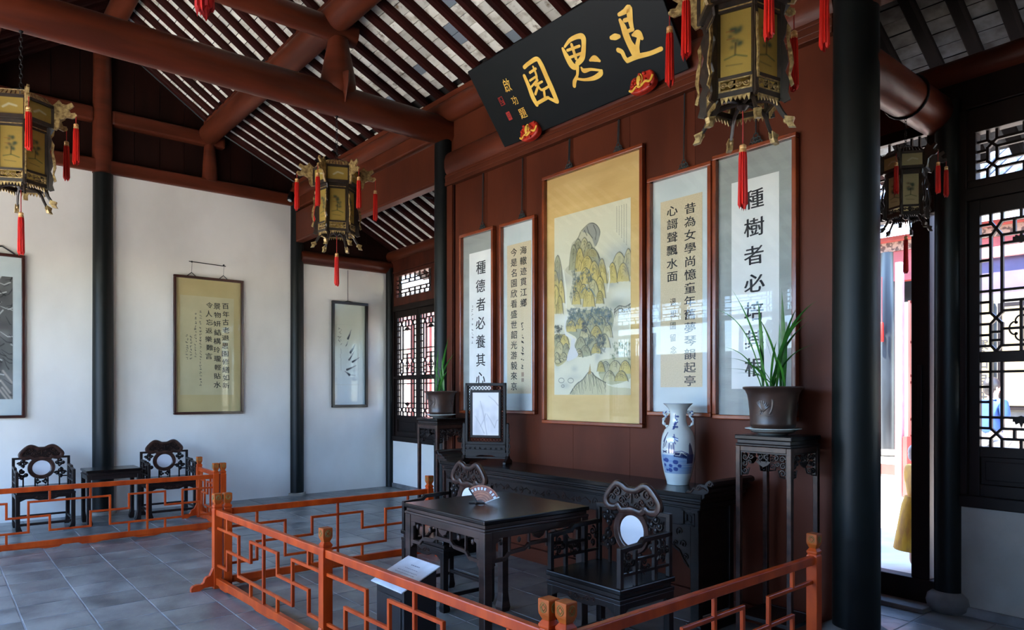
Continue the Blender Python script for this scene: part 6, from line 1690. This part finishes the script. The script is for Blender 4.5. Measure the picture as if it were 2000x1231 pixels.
lm = MB(); lattice(lm, [[(-1.9 + .16 * i, .4), (-1.9 + .16 * i, 2.3)] for i in range(12)] + [[(-1.9, z), (.0, z)] for z in (.4, .8, 1.2, 1.3, 1.7, 2.1, 2.3)], .05, .04, 11.5); lm.build('lattice_screen', 'pinkred', sg)
pc = thing('hanging_scroll', 'beige scroll with black characters on the wall behind the man in blue', 'picture', (-3.55, 12.0, 0))
MB().box(-.36, 0, 1.0, .1, .03, 2.9).build('scroll', 'beige', pc); MB().box(.16, 0, 1.3, .75, .04, 2.85).build('frame', 'blackframe', pc); MB().box(.22, -.01, 1.36, .69, 0, 2.79).build('mount', 'beige', pc)
m = MB(); column(m, '寒山自在心', -.05, 2.25, 1.25, -.004, .2, .2, .01); m.build('calligraphy', 'ink', pc, recalc=False)
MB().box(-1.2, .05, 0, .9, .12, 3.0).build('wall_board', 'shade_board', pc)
# red lanterns across the yard
for i, (x, y, z) in enumerate(((-6.02, 14.3, 2.9), (-5.05, 14.4, 3.35))):
    t = thing('red_lantern_tassel', ('red tassel pair hanging across the courtyard left of the doorway view', 'red tassel hanging high across the courtyard beside the grey column')[i], 'tassel', (x, y, z))
    for d in (-.05, .05):
        MB().lathe([(.03, -.36), (.035, -.3), (.03, 0), (.02, .02)], 12, (d, 0)).build('tassel', 'red_silk', t, smooth=True)
        MB().tube([(d, 0, 0), (d, 0, 3.75 - z + .05)], .006, 5).build('cord', 'cordred', t)
bt = thing('barrier', 'small orange barrier standing in the opposite hall', 'barrier', (-5.2, 14.9, .3))
lm = MB(); lattice(lm, [[(0, 0), (0, .8)], [(0, .75), (1.2, .75)], [(0, .1), (1.2, .1)], [(.2, .1), (.2, .75)], [(.2, .4), (.6, .4), (.6, .6), (1, .6)], [(1.2, 0), (1.2, .8)]], .05, .04); lm.build('lattice', 'fence', bt)

# people -------------------------------------------------
def skin_body(name, V, E, R, m, parent, sub=2):
    me = bpy.data.meshes.new(name); me.from_pydata(V, E, [])
    o = bpy.data.objects.new(name, me); COL.objects.link(o); o.parent = parent
    me.materials.append(M[m])
    o.modifiers.new('skin', 'SKIN')
    sv = me.skin_vertices[0].data if me.skin_vertices else None
    if sv is None:
        bm = bmesh.new(); bm.from_mesh(me); bm.verts.layers.skin.verify(); bm.to_mesh(me); bm.free(); sv = me.skin_vertices[0].data
    for i, r in enumerate(R): sv[i].radius = r if isinstance(r, tuple) else (r, r)
    sv[0].use_root = True
    s = o.modifiers.new('sub', 'SUBSURF'); s.levels = sub; s.render_levels = sub
    for p in me.polygons: p.use_smooth = True
    o.modifiers['skin'].use_smooth_shade = True
    return o
def person(label, loc, rz, h, top, legs, skirt=False, arms=(.15, .15), hair='hair', bag=None, elbow=.0, sleeves=.5):
    t = thing('person', label, 'person', loc, rz); k = h / 1.7; t.scale = (k, k, k)
    # faces -y
    def arm(s, fw):
        return [(s * .185, 0, 1.39), (s * .225, -.02 - fw * .1, 1.12), (s * .235, -.06 - fw, .92 + fw * .6), (s * .235, -.075 - fw * 1.3, .84 + fw * .75)]
    V = [(0, 0, .93), (0, .01, 1.12), (0, 0, 1.32), (0, 0, 1.44), (0, -.01, 1.50), (0, -.015, 1.58), (0, -.01, 1.65)]
    R = [(.15, .1), (.125, .09), (.155, .095), (.06, .06), (.052, .055), (.078, .092), (.07, .085)]
    E = [(i, i + 1) for i in range(6)]
    for s, fw in ((-1, arms[0]), (1, arms[1])):
        b = len(V); P = arm(s, fw); V += P; R += [.055, .042, .03, .026]; E += [(2, b), (b, b + 1), (b + 1, b + 2), (b + 2, b + 3)]
        c = V[-1]
        # thumb and fingers
        for j, (dx, l, r) in enumerate(((-.028, .075, .009), (-.01, .085, .009), (.008, .08, .009), (.026, .062, .008))):
            q = len(V); V += [(c[0] + s * .0, c[1] + dx, c[2] - .04), (c[0] - s * .008, c[1] + dx * 1.1 - .006, c[2] - .04 - l * .6), (c[0] - s * .02, c[1] + dx * 1.1 - .01, c[2] - .04 - l)]
            R += [r * 1.2, r, r * .8]; E += [(b + 3, q), (q, q + 1), (q + 1, q + 2)]
        q = len(V); V += [(c[0] - s * .01, c[1] - .04, c[2] - .02), (c[0] - s * .02, c[1] - .055, c[2] - .055)]; R += [.011, .009]; E += [(b + 3, q), (q, q + 1)]
    for s in (-1, 1):
        b = len(V); V += [(s * .09, 0, .88), (s * .1, -.015, .48), (s * .105, .01, .09), (s * .11, -.1, .035), (s * .11, -.14, .03)]
        R += [.095, .06, .042, .038, .03]; E += [(0, b), (b, b + 1), (b + 1, b + 2), (b + 2, b + 3), (b + 3, b + 4)]
    skin_body('body', V, E, R, 'skin', t)
    V2 = [(0, 0, .93), (0, .01, 1.12), (0, 0, 1.33), (0, 0, 1.425)]; R2 = [(.17, .12), (.15, .115), (.175, .12), (.085, .085)]; E2 = [(0, 1), (1, 2), (2, 3)]
    for s, fw in ((-1, arms[0]), (1, arms[1])):
        b = len(V2); P = [Vector(p) for p in arm(s, fw)]; V2 += [tuple(P[0]), tuple(P[0].lerp(P[1], .5)), tuple(P[1]) if sleeves > .6 else tuple(P[0].lerp(P[1], .75))]; R2 += [.075, .062, .055]; E2 += [(2, b), (b, b + 1), (b + 1, b + 2)]
    skin_body('shirt', V2, E2, R2, top, t)
    if skirt:
        MB().lathe([(.15, 1.02), (.19, .9), (.24, .6), (.29, .3), (.285, .29), (.1, .6)], 28).build('skirt', top, t, smooth=True)
    else:
        V3 = [(0, 0, .95)]; R3 = [(.165, .115)]; E3 = []
        for s in (-1, 1):
            b = len(V3); V3 += [(s * .09, 0, .86), (s * .1, -.015, .48), (s * .105, .01, .12)]; R3 += [.11, .082, .07]; E3 += [(0, b), (b, b + 1), (b + 1, b + 2)]
        skin_body('trousers', V3, E3, R3, legs, t)
    hm = MB(); hm.ball((0, .012, 1.635), .105, 8, (.86, 1.0, 1.02)); hm.ball((0, .05, 1.58), .08, 6, (1, .8, 1.1)); hm.build('hair', hair, t, smooth=True)
    fc = MB()
    for s in (-1, 1): fc.ball((s * .033, -.094, 1.6), .0075, 4)
    fc.build('eyes', 'hair', t, smooth=True)
    fc = MB(); fc.ball((0, -.103, 1.573), .014, 5, (.7, .9, 1.3)); fc.ball((.082, 0, 1.585), .02, 4, (.4, .8, 1.2)); fc.ball((-.082, 0, 1.585), .02, 4, (.4, .8, 1.2)); fc.build('nose_and_ears', 'skin', t, smooth=True)
    fc = MB(); fc.ball((0, -.093, 1.54), .02, 4, (1, .3, .25)); fc.build('mouth', 'seal', t, smooth=True)
    if bag: MB().ball((.24, -.06, .66), .11, 8, (.6, 1, 1.1)).build('bag', bag, t, smooth=True)
    return t
person('child in a yellow patterned dress and white hat with a magenta bag at the doorway', (-2.47, 6.62, 0), 2.4, 1.08, 'yellow_cloth', 'white_cloth', skirt=True, hair='white_cloth', bag='magenta')
person('person in pale clothes whose arm shows beside the thick column in the doorway', (-2.93, 6.25, 0), 1.2, 1.62, 'pale_cloth', 'pale_cloth', arms=(.05, .05))
person('man in a blue shirt turned away outside the right lattice window', (-3.14, 10.9, 0), 2.5, 1.72, 'blue_cloth', 'grey_cloth', arms=(.1, .2))
person('pale faced person partly hidden left of the man in blue', (-3.75, 11.5, 0), 1.9, 1.66, 'white_cloth', 'grey_cloth')
# garden wall and shrubs behind the left windows
gw = thing('garden_wall', 'white garden wall outside the left window', 'wall', (0, 0, 0), kind='structure')
MB().box(-20, 9.0, -.1, -7.2, 9.2, 3.9).build('wall', 'limewash', gw)
MB().prism([(8.8, 3.9), (9.4, 3.9), (9.1, 4.15)], -20, -7.2, 'yz').build('coping', 'greytile', gw)
pg = thing('red_lattice_fence', 'reddish lattice posts outside the left window', 'fence', (0, 0, 0))
for x in [-12.2 + .62 * i for i in range(8)]:
    MB().box(x, 7.0, 0, x + .16, 7.06, 3.0).build('post', 'pinkred', pg)
MB().box(-12.3, 6.98, 2.9, -7.3, 7.08, 3.05).build('rail', 'pinkred', pg)
# shrubs in the front courtyard, reflected in the glass
for i, (x, y, r) in enumerate(((-11, -10.5, 1.1), (-7.2, -11, .9), (-4, -11.2, 1.2))):
    t = thing('garden_shrub', ('large', 'small', 'round')[i] + ' green shrub in the front courtyard', 'shrub', (x, y, -.06))
    m = MB(); random.seed(i)
    for _ in range(60):
        a = random.uniform(0, 6.28); b = random.uniform(0, 1); q = r * random.uniform(.3, 1)
        m.ball((q * math.cos(a) * .8, q * math.sin(a) * .8, r * .3 + r * 1.3 * b), r * .22, 3)
    m.build('foliage', 'foliage', t); MB().tube([(0, 0, 0), (0, 0, r)], .06, 6).build('stem', 'soil', t)

# ------------------------------------------------------------------ groups of alike things
GROUPS = {'lantern': 'palace lanterns', 'carved_armchair': 'carved armchairs with marble medallions', 'barrier': 'orange lattice barriers', 'framed_scroll': 'framed pictures on the walls',
          'flower_stand': 'tall flower stands', 'potted_orchid': 'potted orchids', 'saucer': 'saucers under the orchid pots', 'column': 'black columns', 'purlin': 'roof purlins',
          'roof_truss': 'round log trusses', 'red_lantern_tassel': 'red tassels across the courtyard', 'garden_shrub': 'shrubs in the front courtyard', 'person': 'people outside'}
for o in bpy.data.objects:
    if o.parent is None and 'label' in o:
        k = o.name.split('.')[0]
        if k in GROUPS: o['group'] = GROUPS[k]
